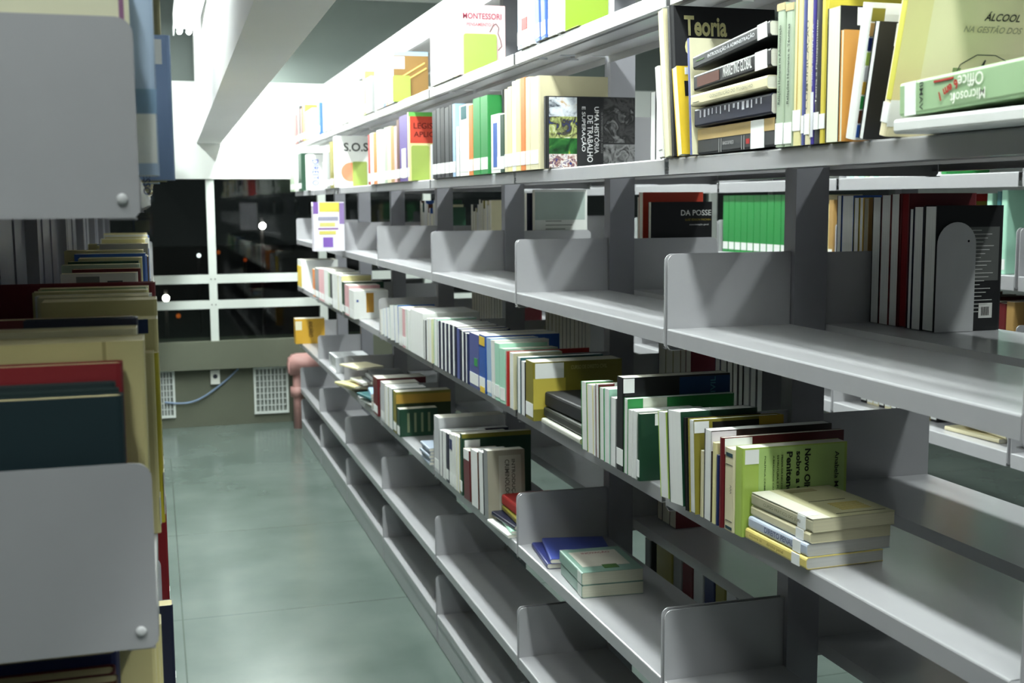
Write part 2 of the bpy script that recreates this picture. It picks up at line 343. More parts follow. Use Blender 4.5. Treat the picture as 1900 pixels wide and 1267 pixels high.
rack('library_shelving', 'long double-sided light grey steel shelving right of the aisle, some shelves empty', 0.948, 1, YJ, LEV, [0.36, 0.72, 1.050, 1.379, 1.715], 2.400, {0,1,2,4}, {0,1,2,3,4})
YL = [1.172] + [1.172+1.03*k for k in range(1, 8)]
rack('library_shelving', 'light grey steel shelving full of worn books left of the aisle', -0.010, -1, YL, [0.10, 0.45, 0.845, 1.235, 1.655, 2.06], None, 2.42, set(), {2,3,4}, panel=True)
YC = [1.0+1.0*k for k in range(0, 8)]
rack('library_shelving', 'brightly lit white steel shelving with green binders beyond the right shelving', 2.50, 1, YC, [0.12, 0.48, 0.85, 1.10, 1.395, 1.709, 2.03], None, None, {2,4}, {2,3,4,5}, faceh=0.045)

# ------------------------------------------------------------------ books
def face_frame(face, w, t, h, sx):
    x0, x1 = (0, w) if sx > 0 else (-w, 0)
    V = Vector
    if face == 'near': return V((x0,0,0)), V((1,0,0)), V((0,0,1)), V((0,-1,0)), x1-x0, h
    if face == 'spine':
        if sx > 0: return V((0,t,0)), V((0,-1,0)), V((0,0,1)), V((-1,0,0)), t, h
        return V((0,0,0)), V((0,1,0)), V((0,0,1)), V((1,0,0)), t, h
    if face == 'top': return V((x0,t,h)), V((1,0,0)), V((0,0,-1)), V((0,1,0)), x1-x0, h     # upper cover of a lying book
    if face == 'side': return V((0,0,0)), V((0,0,1)), V((0,1,0)), V((-1,0,0)), h, t         # spine of a lying book
    if face == 'front': return V((x0,0,h)), V((1,0,0)), V((0,1,0)), V((0,0,1)), x1-x0, t
def deco(e, dims, face, u0, u1, v0, v1, rgb, name='cover_panel', off=0.0006, rough=0.5, bevel=0):
    O, r, u, n, A, B = face_frame(face, *dims)
    bm = bmesh.new()
    ps = [(u0,v0),(u1,v0),(u1,v1),(u0,v1)]
    a = [bm.verts.new(O + r*(A*p[0]) + u*(B*p[1]) + n*off) for p in ps]; b = [bm.verts.new(O + r*(A*p[0]) + u*(B*p[1]) - n*0.0004) for p in ps]
    bm.faces.new(a); bm.faces.new(b[::-1])
    for i in range(4): bm.faces.new([a[i], b[i], b[(i+1) % 4], a[(i+1) % 4]])
    return obj(name, bm, mat(rgb, rough, 0.4, 0.05), e)
_txt = {}
def text_mesh(s, shear=0.0, bold=0.0):
    k = (s, shear, bold)
    if k not in _txt:
        cu = bpy.data.curves.new('t', 'FONT'); cu.body = s; cu.size = 1.0; cu.shear = shear; cu.offset = bold; cu.align_x = 'LEFT'; cu.align_y = 'BOTTOM_BASELINE'
        cu.resolution_u = 3
        o = bpy.data.objects.new('t', cu); C.objects.link(o); bpy.context.view_layer.update()
        me = bpy.data.meshes.new_from_object(o.evaluated_get(bpy.context.evaluated_depsgraph_get())); bpy.data.objects.remove(o); me.materials.clear(); _txt[k] = me
    return _txt[k]
def text(e, dims, face, s, u, v, width, rgb, height=None, rot=0, shear=0, bold=0.012, name='title_text', off=0.0012):
    """s written with its lower left corner at (u, v) of the face; width/height in metres along its own direction"""
    O, r, uu, n, A, B = face_frame(face, *dims)
    me = text_mesh(s, shear, bold).copy()
    co = np.array([v.co for v in me.vertices]); 
    if not len(co): return None
    mn, mxx = co.min(0), co.max(0); kx = width/max(1e-6, mxx[0]-mn[0]); ky = (height/max(1e-6, mxx[1]-mn[1])) if height else kx
    a = math.radians(rot); ca, sa = math.cos(a), math.sin(a); P0 = O + r*(A*u) + uu*(B*v) + n*off
    for vtx in me.vertices:
        lx, ly = (vtx.co.x-mn[0])*kx, (vtx.co.y-mn[1])*ky
        vtx.co = P0 + r*(lx*ca-ly*sa) + uu*(lx*sa+ly*ca)
    return link(name, me, mat(rgb, 0.6, 0.3, 0.0), e)
NOBJ = {'n': 0}
def book(loc, w, t, h, rgb, label, group=None, sx=1, pages_out=False, hard=False, page=PG, rot=(0,0,0), name='book', cat='book', cover2=None, stick=True, lab_face=None):
    e = empty(name, loc, label, cat, group, rot)
    b = 0.0026 if hard else 0.0009; b = min(b, t*0.2); m_ = 0.0016 if hard else 0.0004; R = min(t*0.3, 0.004 if not hard else 0.006)
    bul = 0.0
    # cover cross-section in x (from spine) and y
    out = [(w,0),(R,0),(R*0.3,R*0.3),(0,R),(0,t-R),(R*0.3,t-R*0.3),(R,t),(w,t),(w,t-b),(R,t-b),(b,t-R),(b,R),(R,b),(w,b)]
    def fx(x):
        x = (w-x) if pages_out else x
        return x if sx > 0 else -x
    bm = bmesh.new(); prism(bm, out, lambda p: (fx(p[0]), p[1], 0.0), lambda p: (fx(p[0]), p[1], h))
    obj('cover', bm, mat(rgb, 0.38 if not hard else 0.55, 0.5, 0.06), e)
    bm = bmesh.new(); xa, xb = fx(b+0.0004), fx(w-m_-0.0004); c = 0.0006
    x0, x1 = min(xa, xb), max(xa, xb); y0, y1 = b+0.0001, t-b-0.0001
    prism(bm, [(x0+c,y0),(x1-c,y0),(x1,y0+c),(x1,y1-c),(x1-c,y1),(x0+c,y1),(x0,y1-c),(x0,y0+c)], lambda p: (p[0], p[1], m_+0.0001), lambda p: (p[0], p[1], h-m_-0.0001))
    obj('pages', bm, page_mat(page), e)
    dims = (w, t, h, sx); e_d = dims
    return e, dims
ORD = ['first','second','third','fourth','fifth','sixth','seventh','eighth','ninth','tenth','eleventh','twelfth','thirteenth','fourteenth','fifteenth','sixteenth','seventeenth','eighteenth','nineteenth','twentieth',
 'twenty-first','twenty-second','twenty-third','twenty-fourth','twenty-fifth','twenty-sixth','twenty-seventh','twenty-eighth','twenty-ninth','thirtieth','thirty-first','thirty-second','thirty-third','thirty-fourth','thirty-fifth','thirty-sixth','thirty-seventh','thirty-eighth','thirty-ninth','fortieth']
BOOKS = {}
def clip_bay(ya, yb, ex=0.0):
    for J in YJ:
        lo, hi = J-0.0105-(ex if ex else 0), J+0.0105
        if yb > lo and ya < hi:
            if (yb+ya)/2 > J: ya = max(ya, hi)
            else: yb = min(yb, lo)
            if yb-ya < 0.006:
                if (yb+ya)/2 > J: yb = ya+0.006
                else: ya = yb-0.006
    return ya, yb
def row(phrase, z, Xf, items, sgn=1, defd=0.15):
    """items: (px_left, px_right, py_top, colour, mode, {opts}) read at the front of the books; mode 's' spine out, 'p' page edges out"""
    for i, it in enumerate(items):
        x0, x1, yt, col, mode = it[:5]; o = it[5] if len(it) > 5 else {}
        X = o.get('X', Xf)
        ya, yb = Ysol(x1, X, z), Ysol(x0, X, z)
        if z < 1.6: ya, yb = clip_bay(ya, yb, 0.145*math.sin(math.radians(abs(o.get('lean', 0)))))
        t = max(0.004, yb-ya-0.0008); h = max(0.05, Zsol(yt, X, ya)-z)
        if h > 0.36: h = 0.30
        if 'xr' in o: w = Xsol(o['xr'], ya, z+h)-X
        else: w = o.get('w', defd + random.uniform(-0.012, 0.012))
        w = max(0.04, min(w, 0.245))
        lean = o.get('lean', 0)
        pg = o.get('page', PGW if mode == 'p' else PG)
        loc = (X, ya, z+0.0004); rot = (0, 0, 0)
        if lean:
            a = math.radians(-lean); rot = (a, 0, 0)
            if lean > 0: loc = (X, yb - t*math.cos(a), z+0.0004 + t*math.sin(-a))
        size = 'thick' if t > 0.034 else ('slim' if t < 0.014 else '')
        lab = o.get('label') or ('%s %s book%s, %s from left %s' % (size, col, ', pages outward' if mode == 'p' and t > 0.014 else '', ORD[i], phrase)).strip()
        e, d = book(loc, w, t, h, COL[col], lab, 'books ' + phrase, pages_out=(mode == 'p'), hard=o.get('hard', False), page=pg, rot=rot)
        if mode == 's':
            if t > 0.008 and o.get('stick', True): deco(e, d, 'spine', 0.06, 0.94, 0.06, 0.06+0.035/h, (236,238,236), 'call_number_label')
            bc = o.get('band')
            if bc: deco(e, d, 'spine', 0.2, 0.8, bc[0], bc[1], COL[bc[2]], 'title_band')
        if o.get('near'): 
            for q in o['near']: deco(e, d, 'near', *q[:4], COL[q[4]] if isinstance(q[4], str) else q[4], q[5] if len(q) > 5 else 'cover_panel')
        if o.get('mark'):
            for q in o['mark']: deco(e, d, 'spine', *q[:4], COL[q[4]], 'spine_mark', off=0.0011)
        if o.get('key'): BOOKS[o['key']] = (e, d)
def lying(X, Yn, Z, w, t, L, col, label, group=None, rz=0, hard=False, page=PG, rgb=None, name='book', cat='book', pages_out=False, tilt=0):
    """lying book: w across X, L along Y starting at its near end, spine towards the aisle"""
    a = math.radians(rz); X_ = X - (-L*math.sin(a))*-1*0; 
    # local z runs to -Y after the turn; origin sits at the far end
    ox = X - L*math.sin(a); oy = Yn + L*math.cos(a)
    return book((ox, oy, Z+0.0004), w, t, L, rgb or COL[col], label, group, hard=hard, page=page, rot=(math.pi/2, math.radians(tilt), a), name=name, cat=cat, pages_out=pages_out)

LBL = (238,240,238)
def nb(x0, x1, yt, X, z, xr, col, label, grp, mode='s', hard=False, lean=0, page=PG, rgb=None, w=None, cat='book', name='book'):
    """one standing book read at its foot: x0 far edge, x1 near edge; lean > 0 tips its top away from the camera"""
    ya, yb = Ysol(x1, X, z), Ysol(x0, X, z); t = max(0.004, yb-ya-0.0008); h = Zsol(yt, X, ya)-z
    if abs(z-1.7095) < 0.001: h = min(h, 0.280)
    w = w or max(0.05, min(0.25, Xsol(xr, ya, z+h)-X)); a = math.radians(-lean); loc = (X, ya, z+0.0004)
    if lean > 0: loc = (X, yb-t*math.cos(a), z+0.0004+t*math.sin(-a))
    return book(loc, w, t, h, rgb or COL[col], label, grp, pages_out=(mode == 'p'), hard=hard, page=page, rot=(a, 0, 0), cat=cat, name=name)

# ---- shelf 2 (eye level), nearest bay
z = 1.7095; g = 'books on the eye-level shelf, nearest bay'
e, d = nb(1234, 1243, 2, 0.940, z, 1300, 'cream', 'tall book with cream page edges outward, leaning beside the black theory book', g, 'p', lean=8, page=(234,236,206), w=0.17)
e, d = nb(1245, 1254, 0, 0.941, z, 1452, 'black', 'large black hardback with cream lettering, behind the yellow book', g, hard=True, lean=6)
text(e, d, 'near', 'Teoria', 0.12, 0.80, 0.088, (214,208,150), 0.038, bold=0.03)
text(e, d, 'near', 'Geral', 0.12, 0.665, 0.072, (214,208,150), 0.034, bold=0.03)
text(e, d, 'near', 'Adm', 0.12, 0.53, 0.06, (214,208,150), 0.032, bold=0.03)
text(e, d, 'near', 'gerencial', 0.10, 0.44, 0.07, (214,208,150), 0.015, bold=0.02)
e, d = nb(1257, 1266, 120, 0.936, z, 1330, 'yellow', 'bright yellow paperback with a black square, leaning on the black theory book', g, 'p', lean=10, page=(236,238,214), w=0.115, rgb=(226,192,50))
deco(e, d, 'near', 0.14, 0.50, 0.905, 0.985, LBL, 'call_number_label')
deco(e, d, 'near', 0.12, 0.52, 0.66, 0.83, (20,20,18), 'black_square', bevel=1)
text(e, d, 'near', '14ª', 0.19, 0.72, 0.026, (222,190,60), 0.02, name='edition_mark')
text(e, d, 'near', 'Turismo', 0.40, 0.58, 0.085, (170,40,24), 0.024, rot=-90)
text(e, d, 'near', 'SERVIÇOS CORPORAT', 0.22, 0.58, 0.085, (90,80,20), 0.006, rot=-90)
e, d = nb(1279, 1285, 68, 0.938, z, 1415, 'violet blue', 'cream covered book with a blue spine, title starting Empresas Prestadoras', g, lean=5, rgb=(96,104,160))
deco(e, d, 'near', 0.0, 1.0, 0.0, 1.0, (222,218,186), 'front_cover'); deco(e, d, 'near', 0.88, 1.0, 0.0, 1.0, (208,200,130), 'cover_strip', off=0.0009)
text(e, d, 'near', '2ª EDIÇÃO', 0.62, 0.90, 0.032, (120,120,110), 0.007)
text(e, d, 'near', 'EMPRESAS', 0.54, 0.78, 0.048, (60,70,110), 0.011); text(e, d, 'near', 'PRESTADORAS', 0.42, 0.71, 0.066, (60,70,110), 0.011)
text(e, d, 'near', 'DE SERVIÇOS', 0.48, 0.64, 0.058, (60,70,110), 0.010)
# stack of five lying with their spines outward
Yn = Ysol(1436, 0.942, z); Yf = Ysol(1292, 0.942, z); L = Yf-Yn; g = 'stack of lying books on the eye-level shelf'
lz = z
for k, (t, col, lab, rise) in enumerate([(0.046, 'dark grey', 'grey and tan thick book at the bottom of the five-book stack', 0.5), (0.033, 'navy', 'dark blue book in crinkled clear plastic, second from the stack bottom', 1.0),
      (0.021, 'cream', 'cream spined book in the middle of the stack of five', 1.6), (0.029, 'black', 'black and white book below the topmost one of the stack of five', 3.0), (0.024, 'dark grey', 'charcoal book on management tilted on top of the stack of five', 5.0)]):
    a = math.radians(rise); X = [0.945, 0.938, 0.930, 0.936, 0.934][k]
    e, d = book((X, Yf, lz+0.0004), 0.17, t, L-0.004, COL[col], lab, g, page=PG, rot=(math.pi/2-a, 0, 0)); 
    if k == 0:
        deco(e, d, 'side', 0, 1, 0.56, 0.99, (184,158,104), 'tan_band'); deco(e, d, 'side', 0.72, 0.88, 0.0, 0.99, LBL, 'call_number_label', off=0.001); text(e, d, 'side', 'BANCO DE PREÇO', 0.36, 0.24, 0.04, (180,180,180), 0.007)
        for u in (0.30, 0.33, 0.60, 0.63): deco(e, d, 'side', u, u+0.005, 0.02, 0.52, (150,150,150), 'spine_rule')
        deco(e, d, 'side', 0.66, 0.70, 0.2, 0.38, (180,40,40), 'spine_emblem')
    if k == 1:
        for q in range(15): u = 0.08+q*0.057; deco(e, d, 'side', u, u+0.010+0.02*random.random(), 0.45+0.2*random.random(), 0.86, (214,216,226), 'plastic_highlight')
    if k == 2: text(e, d, 'side', 'CONSTRUÇÃO DO TRABALHO', 0.28, 0.3, L*0.55, (150,150,130), 0.008); deco(e, d, 'side', 0.03, 0.12, 0.3, 0.35, (150,150,130), 'spine_rule')
    if k == 3:
        deco(e, d, 'side', 0.05, 0.36, 0.2, 0.8, (96,56,44), 'brown_panel'); text(e, d, 'side', 'MARKETING GLOBAL', 0.42, 0.25, L*0.36, (226,228,226), 0.018); deco(e, d, 'side', 0.82, 0.96, 0.0, 1, LBL, 'call_number_label')
    if k == 4: deco(e, d, 'side', 0.86, 0.97, 0.0, 1, LBL, 'call_number_label'); text(e, d, 'side', 'INTRODUÇÃO À ADMINISTRAÇÃO', 0.22, 0.32, L*0.60, (214,216,220), 0.009); deco(e, d, 'side', 0.05, 0.16, 0.5, 0.56, (90,130,60), 'spine_rule')
    lz += t*math.cos(a)+0.0008 + (0.002 if k > 1 else 0) + [0.0025, 0.004, 0.006, 0.010, 0][k]*0.6
# standing spines right of the stack
ph = 'right of the stack on the eye-level shelf'; g = 'books ' + ph
def sp(x0, x1, yt, col, label, xr=None, X=0.940, lean=0, mode='s', **k):
    return nb(x0, x1, yt, X, z, xr or x1+120, col, label, g, mode, lean=lean, w=k.pop('w', 0.15), **k)
for x0, x1, tx, lb in ((1437, 1452, 'Relações Humanas na Administração', 'worn pale green spine with a black title, first right of the lying stack'), (1453, 1468, 'Relações Humanas e Técnicas', 'worn pale green spine with a black title, second right of the lying stack')):
    e, d = sp(x0, x1, 4, 'grey green', lb); deco(e, d, 'spine', 0.02, 0.98, 0.02, 0.17, LBL, 'call_number_label'); deco(e, d, 'spine', 0.0, 1.0, 0.95, 1.0, (196,178,130), 'worn_edge')
    text(e, d, 'spine', tx, 0.68, 0.30, 0.12, (50,60,50), d[1]*0.34, rot=90)
e, d = sp(1469, 1484, -10, 'pale yellow', 'pair of yellowed worn spines between the green spines and the blue ones'); deco(e, d, 'spine', 0.02, 0.98, 0.1, 0.24, LBL, 'call_number_label'); deco(e, d, 'spine', 0.45, 0.55, 0.24, 0.98, (188,160,84), 'worn_edge')
e, d = sp(1485, 1490, -8, 'violet blue', 'slim violet spine left of the cream communication book'); deco(e, d, 'spine', 0.0, 1, 0.08, 0.2, LBL, 'call_number_label')
e, d = sp(1491, 1500, -6, 'cream', 'cream spine titled comunicação in pale letters', X=0.938); text(e, d, 'spine', 'COMUNICAÇÃO', 0.82, 0.24, 0.13, (110,110,96), d[1]*0.6, rot=90); deco(e, d, 'spine', 0.0, 1, 0.07, 0.21, LBL, 'call_number_label')
e, d = sp(1502, 1507, -4, 'dark blue', 'slim spine half blue and half white, titled obra completa', rgb=(66,58,140)); deco(e, d, 'spine', 0, 1, 0.05, 0.36, (226,228,234), 'white_half'); text(e, d, 'spine', 'OBRA COMPLETA', 0.8, 0.4, 0.09, (220,220,230), d[1]*0.55, rot=90)
e, d = sp(1508, 1517, -4, 'dark grey', 'dark grey spine with a white label left of a yellow book'); deco(e, d, 'spine', 0, 1, 0.10, 0.22, LBL, 'call_number_label'); text(e, d, 'spine', 'Teoria e Planejamento', 0.75, 0.28, 0.12, (190,190,180), d[1]*0.4, rot=90)
e, d = sp(1518, 1529, -14, 'yellow', 'mustard yellow spine left of the cream page edges', rgb=(206,190,70)); deco(e, d, 'spine', 0, 1, 0.10, 0.20, LBL, 'call_number_label')
e, d = sp(1530, 1554, 10, 'black', 'thick black covered book, cream page edges outward and a label on top', xr=1597, X=0.936, mode='p', page=(234,234,208)); deco(e, d, 'near', 0.18, 0.5, 0.86, 0.99, LBL, 'call_number_label')
e, d = sp(1555, 1561, 55, 'orange', 'slim orange covered book behind the spine of coloured squares', mode='p', rgb=(206,148,70), page=(234,234,208), xr=1600, X=0.936); deco(e, d, 'near', 0.22, 0.6, 0.80, 1.0, LBL, 'call_number_label')
# three books leaning towards the camera
e, d = sp(1566, 1584, 8, 'white', 'white book with a column of coloured squares, leaning', lean=-11, X=0.934, w=0.13)
cols = ['blue', 'brown', 'green', 'mustard', 'light grey', 'lime green', 'dark blue', 'tan', 'olive']
for k, c_ in enumerate(cols): deco(e, d, 'near', 0.02, 0.17, 0.02+k*0.106, 0.02+k*0.106+0.094, COL[c_], 'colour_square')
deco(e, d, 'near', 0.17, 0.62, 0.92, 0.99, LBL, 'call_number_label'); deco(e, d, 'near', 0.62, 1, 0.90, 1, (206,150,60), 'orange_corner')
e, d = sp(1592, 1601, 42, 'black', 'black covered book lettered Uniplac, leaning left of the big cream book', lean=-12, X=0.934, w=0.12, mode='p', page=PGW)
deco(e, d, 'near', 0.22, 0.62, 0.80, 0.99, LBL, 'call_number_label'); text(e, d, 'near', 'UNIPLAC', 0.30, 0.78, 0.045, (214,214,214), 0.012, rot=-90)
e, d = nb(1628, 1642, -62, 0.925, z, 1900, 'cream', 'large cream cover with a line drawing and the word álcool, leaning', g, lean=-14, rgb=(236,226,188), w=0.235)
deco(e, d, 'spine', 0.35, 1.0, 0.22, 1.0, (206,200,80), 'yellow_spine'); deco(e, d, 'spine', 0.05, 0.95, 0.08, 0.2, LBL, 'call_number_label')
deco(e, d, 'near', 0.0, 0.24, 0.06, 0.22, LBL, 'call_number_label'); deco(e, d, 'near', 0.0, 0.16, 0.22, 1.0, (228,216,160), 'cloth_strip')
deco(e, d, 'near', 0.84, 1.0, 0.0, 1.0, (22,20,22), 'black_edge')
text(e, d, 'near', 'ÁLCOOL', 0.50, 0.70, 0.055, (40,40,36), 0.012, shear=0.3); text(e, d, 'near', 'NA GESTÃO DOS', 0.38, 0.63, 0.09, (176,170,140), 0.010, shear=0.3)
def line_art(e, d, pts, r=0.0006, rgb=(70,74,60), name='line_drawing'):
    O, rr, uu, n, A, B = face_frame('near', *d); bm = bmesh.new()
    for p, q in zip(pts[:-1], pts[1:]): cyl(bm, O+rr*(A*p[0])+uu*(B*p[1])+n*0.0008, O+rr*(A*q[0])+uu*(B*q[1])+n*0.0008, r, 5)
    return obj(name, bm, mat(rgb, 0.7), e)
line_art(e, d, [(0.20,0.26),(0.26,0.30),(0.36,0.33),(0.38,0.38),(0.40,0.44),(0.50,0.50),(0.62,0.50),(0.72,0.46),(0.74,0.40),(0.80,0.39),(0.79,0.34),(0.68,0.32)])
line_art(e, d, [(0.40,0.30),(0.44,0.40),(0.42,0.31),(0.47,0.40),(0.45,0.30),(0.51,0.41),(0.48,0.31),(0.56,0.47),(0.53,0.31),(0.58,0.44),(0.60,0.33)], 0.0009, (50,54,50))
deco(e, d, 'near', 0.36, 0.41, 0.37, 0.42, (130,150,100), 'green_patch')
# the green computer manual lying with its spine out
yn = 0.95; yf = Ysol(1686, 0.918, z+0.02); Lm = yf-yn
e, d = book((0.900, yf+0.005, z+0.0004), 0.19, 0.018, Lm+0.02, (226,228,226), 'open white-paged book lying flat under the green computer manual', 'lying books at the near end of the eye-level shelf', rot=(math.pi/2, 0, 0), page=PGW)
e, d = book((0.905, yf, z+0.021), 0.19, 0.042, Lm, (158,190,146), 'thick pale green computer manual lying upside down with its spine outward', 'lying books at the near end of the eye-level shelf', rot=(math.pi/2-math.radians(2), 0, 0), page=(236,232,200))
deco(e, d, 'side', 0.03, 0.09, 0.0, 0.98, LBL, 'call_number_label', off=0.001)
text(e, d, 'side', 'BMAV', 0.115, 0.9, 0.034, (50,60,50), 0.007, rot=-90)
text(e, d, 'side', 'Microsoft', 0.45, 0.42, 0.062, (236,240,226), 0.013, rot=180); text(e, d, 'side', 'Office', 0.44, 0.86, 0.045, (236,240,226), 0.015, rot=180)
text(e, d, 'side', '6 em 1', 0.31, 0.80, 0.036, (176,50,40), 0.012, rot=200, bold=0.04)
deco(e, d, 'side', 0.19, 0.29, 0.80, 0.86, (176,50,40), 'red_stroke', off=0.001)

# ---- shelf 2, second bay and farther: dense spines
row('of eye-level shelf, second bay', 1.7095, 0.936, [
 (950,957,150,'white','s'),(957,966,146,'pale yellow','s'),(966,975,143,'orange','s'),(975,984,142,'cream','s'),(984,1000,140,'cream','s',{'xr':1128,'label':'thick tall cream book with faint print, behind the work history photo book'})], defd=0.16)
g = 'books around the work history book'
zz = 1.7095
e, d = nb(1008, 1014, 178, 0.937, zz, 1201, 'black', 'black photo book on work and overcoming, shown face on in the second bay', g, 's', hard=True, w=0.235)
rr = random.Random(3)
def photo_mat(cols, scale):
    m = bpy.data.materials.new('printed_photo'); m.use_nodes = True; n = m.node_tree; b = n.nodes['Principled BSDF']; b.inputs['Roughness'].default_value = 0.25
    tc = n.nodes.new('ShaderNodeTexCoord'); nz = n.nodes.new('ShaderNodeTexNoise'); nz.inputs['Scale'].default_value = scale; nz.inputs['Detail'].default_value = 6; nz.inputs['Distortion'].default_value = 1.2
    rp = n.nodes.new('ShaderNodeValToRGB'); rp.color_ramp.interpolation = 'LINEAR'
    while len(rp.color_ramp.elements) < len(cols): rp.color_ramp.elements.new(0.5)
    for k, c in enumerate(cols): el = rp.color_ramp.elements[k]; el.position = 0.30+0.40*k/(len(cols)-1); el.color = (*lin(c), 1)
    n.links.new(tc.outputs['Object'], nz.inputs['Vector']); n.links.new(nz.outputs['Fac'], rp.inputs[0]); n.links.new(rp.outputs[0], b.inputs['Base Color']); return m
for q, cl, sc_ in [((0.03,0.34,0.72,0.985), [(50,60,70),(200,206,214),(226,230,232),(190,150,90)], 34), ((0.03,0.34,0.42,0.72), [(40,70,150),(60,56,50),(170,180,110),(226,226,220)], 40), ((0.03,0.34,0.20,0.42), [(20,50,24),(34,90,40),(50,110,50),(190,190,70)], 26),
                   ((0.03,0.34,0.01,0.20), [(40,60,120),(140,100,90),(226,220,214),(90,70,110)], 90), ((0.64,1.0,0.36,0.985), [(24,24,24),(70,70,70),(34,34,34),(130,130,130)], 26), ((0.64,1.0,0.01,0.34), [(30,30,30),(110,110,110),(150,150,150),(60,60,60)], 40)]:
    o = deco(e, d, 'near', *q, (100,100,100), 'printed_photo'); o.data.materials.clear(); o.data.materials.append(photo_mat(cl, sc_))
text(e, d, 'near', 'UMA HISTÓRIA', 0.535, 0.86, 0.115, (226,226,226), 0.015, rot=-90); text(e, d, 'near', 'DE TRABALHO', 0.455, 0.74, 0.115, (226,226,226), 0.015, rot=-90)
text(e, d, 'near', 'E SUPERAÇÃO', 0.385, 0.86, 0.11, (226,226,226), 0.014, rot=-90); text(e, d, 'near', 'O ATENDIMENTO DE ALEGRE', 0.61, 0.78, 0.10, (120,120,120), 0.005, rot=-90)
row('of group behind the photo book', 1.7095, 1.03, [(1206,1215,170,'grey','p',{'w':0.13}),(1216,1226,168,'dark grey','p',{'w':0.13}),(1227,1236,168,'black','p',{'w':0.13})])
e, d = nb(1222, 1230, 120, 0.940, zz, 1300, 'white', 'slim book with a white label at the foot, left of the tall cream pages', g, 's', w=0.12, lean=8); deco(e, d, 'spine', 0.05, 0.95, 0.08, 0.36, LBL, 'call_number_label')

row('of eye-level shelf, third bay', 1.7095, 0.937, [
 (803,811,204,'black','s'),(811,818,200,'dark grey','s'),(818,826,199,'black','s'),(826,834,198,'dark grey','s'),(834,840,194,'black','s'),
 (840,846,192,'light blue','s'),(846,853,234,'black','p'),(853,870,192,'white','s',{'band':(0.80,0.98,'teal'),'label':'white spine with a blue-green top band among dark spines, third bay'}),(870,878,194,'orange','s'),(878,892,180,'green','s'),(892,906,176,'green','s'),
 (911,928,210,'white','s',{'label':'white spine with a blue slash, leaning left of the green one, third bay','mark':[(0.3,0.7,0.1,0.85,'blue')],}),(928,936,212,'dark green','s'),(936,942,165,'cream','s'),(942,950,160,'pale yellow','s')], defd=0.15)
e, d = nb(931, 934, 166, 0.975, 1.7095, 965, 'dark grey', 'book with a dark grid pattern on its cover behind the blue slash book', 'books on the eye-level shelf, third bay', w=0.13)
for j in range(7): deco(e, d, 'near', 0.05, 0.95, 0.30+j*0.095, 0.36+j*0.095, (170,176,160), 'cover_line')
row('of eye-level shelf, fourth bay', 1.7095, 0.937, [
 (684,688,250,'red','s'),(688,694,246,'cream','p'),(694,700,246,'orange','s'),(700,708,240,'white','s'),(708,714,240,'white','s'),(714,719,236,'grey green','s'),(719,726,234,'cream','s'),(726,732,234,'tan','s'),(732,737,234,'pink','s'),(737,742,222,'brown','s'),
 (742,757,212,'purple','s',{'mark':[(0.3,0.8,0.05,0.5,'white')],'label':'purple and white spine left of the red cover in the fourth bay'}),(757,760,208,'pale yellow','s',{'xr':803,'key':'red','label':'red and green cover shown face on in the fourth bay'})])
e, d = BOOKS['red']; deco(e, d, 'near', 0.05, 1.0, 0.55, 0.94, (196,70,50), 'red_panel'); deco(e, d, 'near', 0, 1, 0.94, 1, (110,190,90), 'green_top')
text(e, d, 'near', 'LEGISLA', 0.2, 0.76, 0.11, (90,20,16), 0.022); text(e, d, 'near', 'APLICA', 0.2, 0.64, 0.10, (90,20,16), 0.02)
def bookend(X, Y, z, w, h, label, rgb=(196,206,78), r=0.008, base=0.09):
    e = empty('bookend', (X, Y, z+0.0005), label, 'bookend', 'metal bookends')
    bm = bmesh.new(); pts = [(0,0),(w,0)]
    for k in range(5): a = math.pi/2*k/4; pts.append((w-r+r*math.cos(a), h-r+r*math.sin(a)))
    for k in range(5): a = math.pi/2*(1-k/4); pts.append((r-r*math.cos(a), h-r+r*math.sin(a)))
    prism(bm, pts, lambda p: (p[0], -0.0012, p[1]), lambda p: (p[0], 0.0, p[1])); obj('upright_plate', bm, mat(rgb, 0.4, 0.5, 0.03), e)
    bm = bmesh.new(); bx(bm, 0.0, w, -base, -0.0013, 0.0, 0.0012); obj('foot_plate', bm, mat(rgb, 0.4, 0.5, 0.03), e); return e
def px_bookend(x0, x1, yt, Y, z, label, rgb=(196,206,78), **k):
    X0 = Xsol(x0, Y, z); X1 = Xsol(x1, Y, z); return bookend(X0, Y, z, X1-X0, Zsol(yt, X0, Y)-z, label, rgb, **k)
px_bookend(764, 797, 270, Ysol(760, 0.937, 1.7095)-0.004, 1.7095, 'olive green bookend against the red cover, fourth bay', (150,168,84))
e, d = nb(799, 802, 268, 0.937, 1.7095, 812, 'light grey', 'slim pale spine just left of the dark spines on the eye-level shelf', 'books on the eye-level shelf', w=0.12)
row('of eye-level shelf, far bays', 1.7095, 0.937, [
 (539,546,292,'grey green','s'),(548,553,290,'white','s'),(554,560,284,'dark green','s',{'xr':600}),(568,573,286,'white','s',{'xr':600,'label':'white cover with blue lettering far down the eye-level shelf','key':'bl'}),(600,606,300,'white','s'),(607,612,282,'grey','s'),(613,619,262,'olive','s'),
 (620,626,252,'white','s',{'xr':684,'key':'sos','label':'white cover lettered S.O.S with an orange ring in the fifth bay'})])
e, d = BOOKS['sos']; text(e, d, 'near', 'S.O.S', 0.22, 0.70, 0.13, (60,64,60), 0.045, bold=0.02)
bm = bmesh.new(); O, r_, u_, n_, A, B = face_frame('near', *d)
bmesh.ops.create_circle(bm, cap_ends=True, segments=32, radius=0.05); 
for v in bm.verts: v.co = O + r_*(A*0.42+v.co.x) + u_*(B*0.30+v.co.y) + n_*0.0008
obj('orange_ring', bm, mat((230,130,96), 0.5), e)
px_bookend(655, 682, 300, Ysol(626, 0.937, 1.7095)-0.004, 1.7095, 'small olive green bookend against the S.O.S cover', (150,168,84))
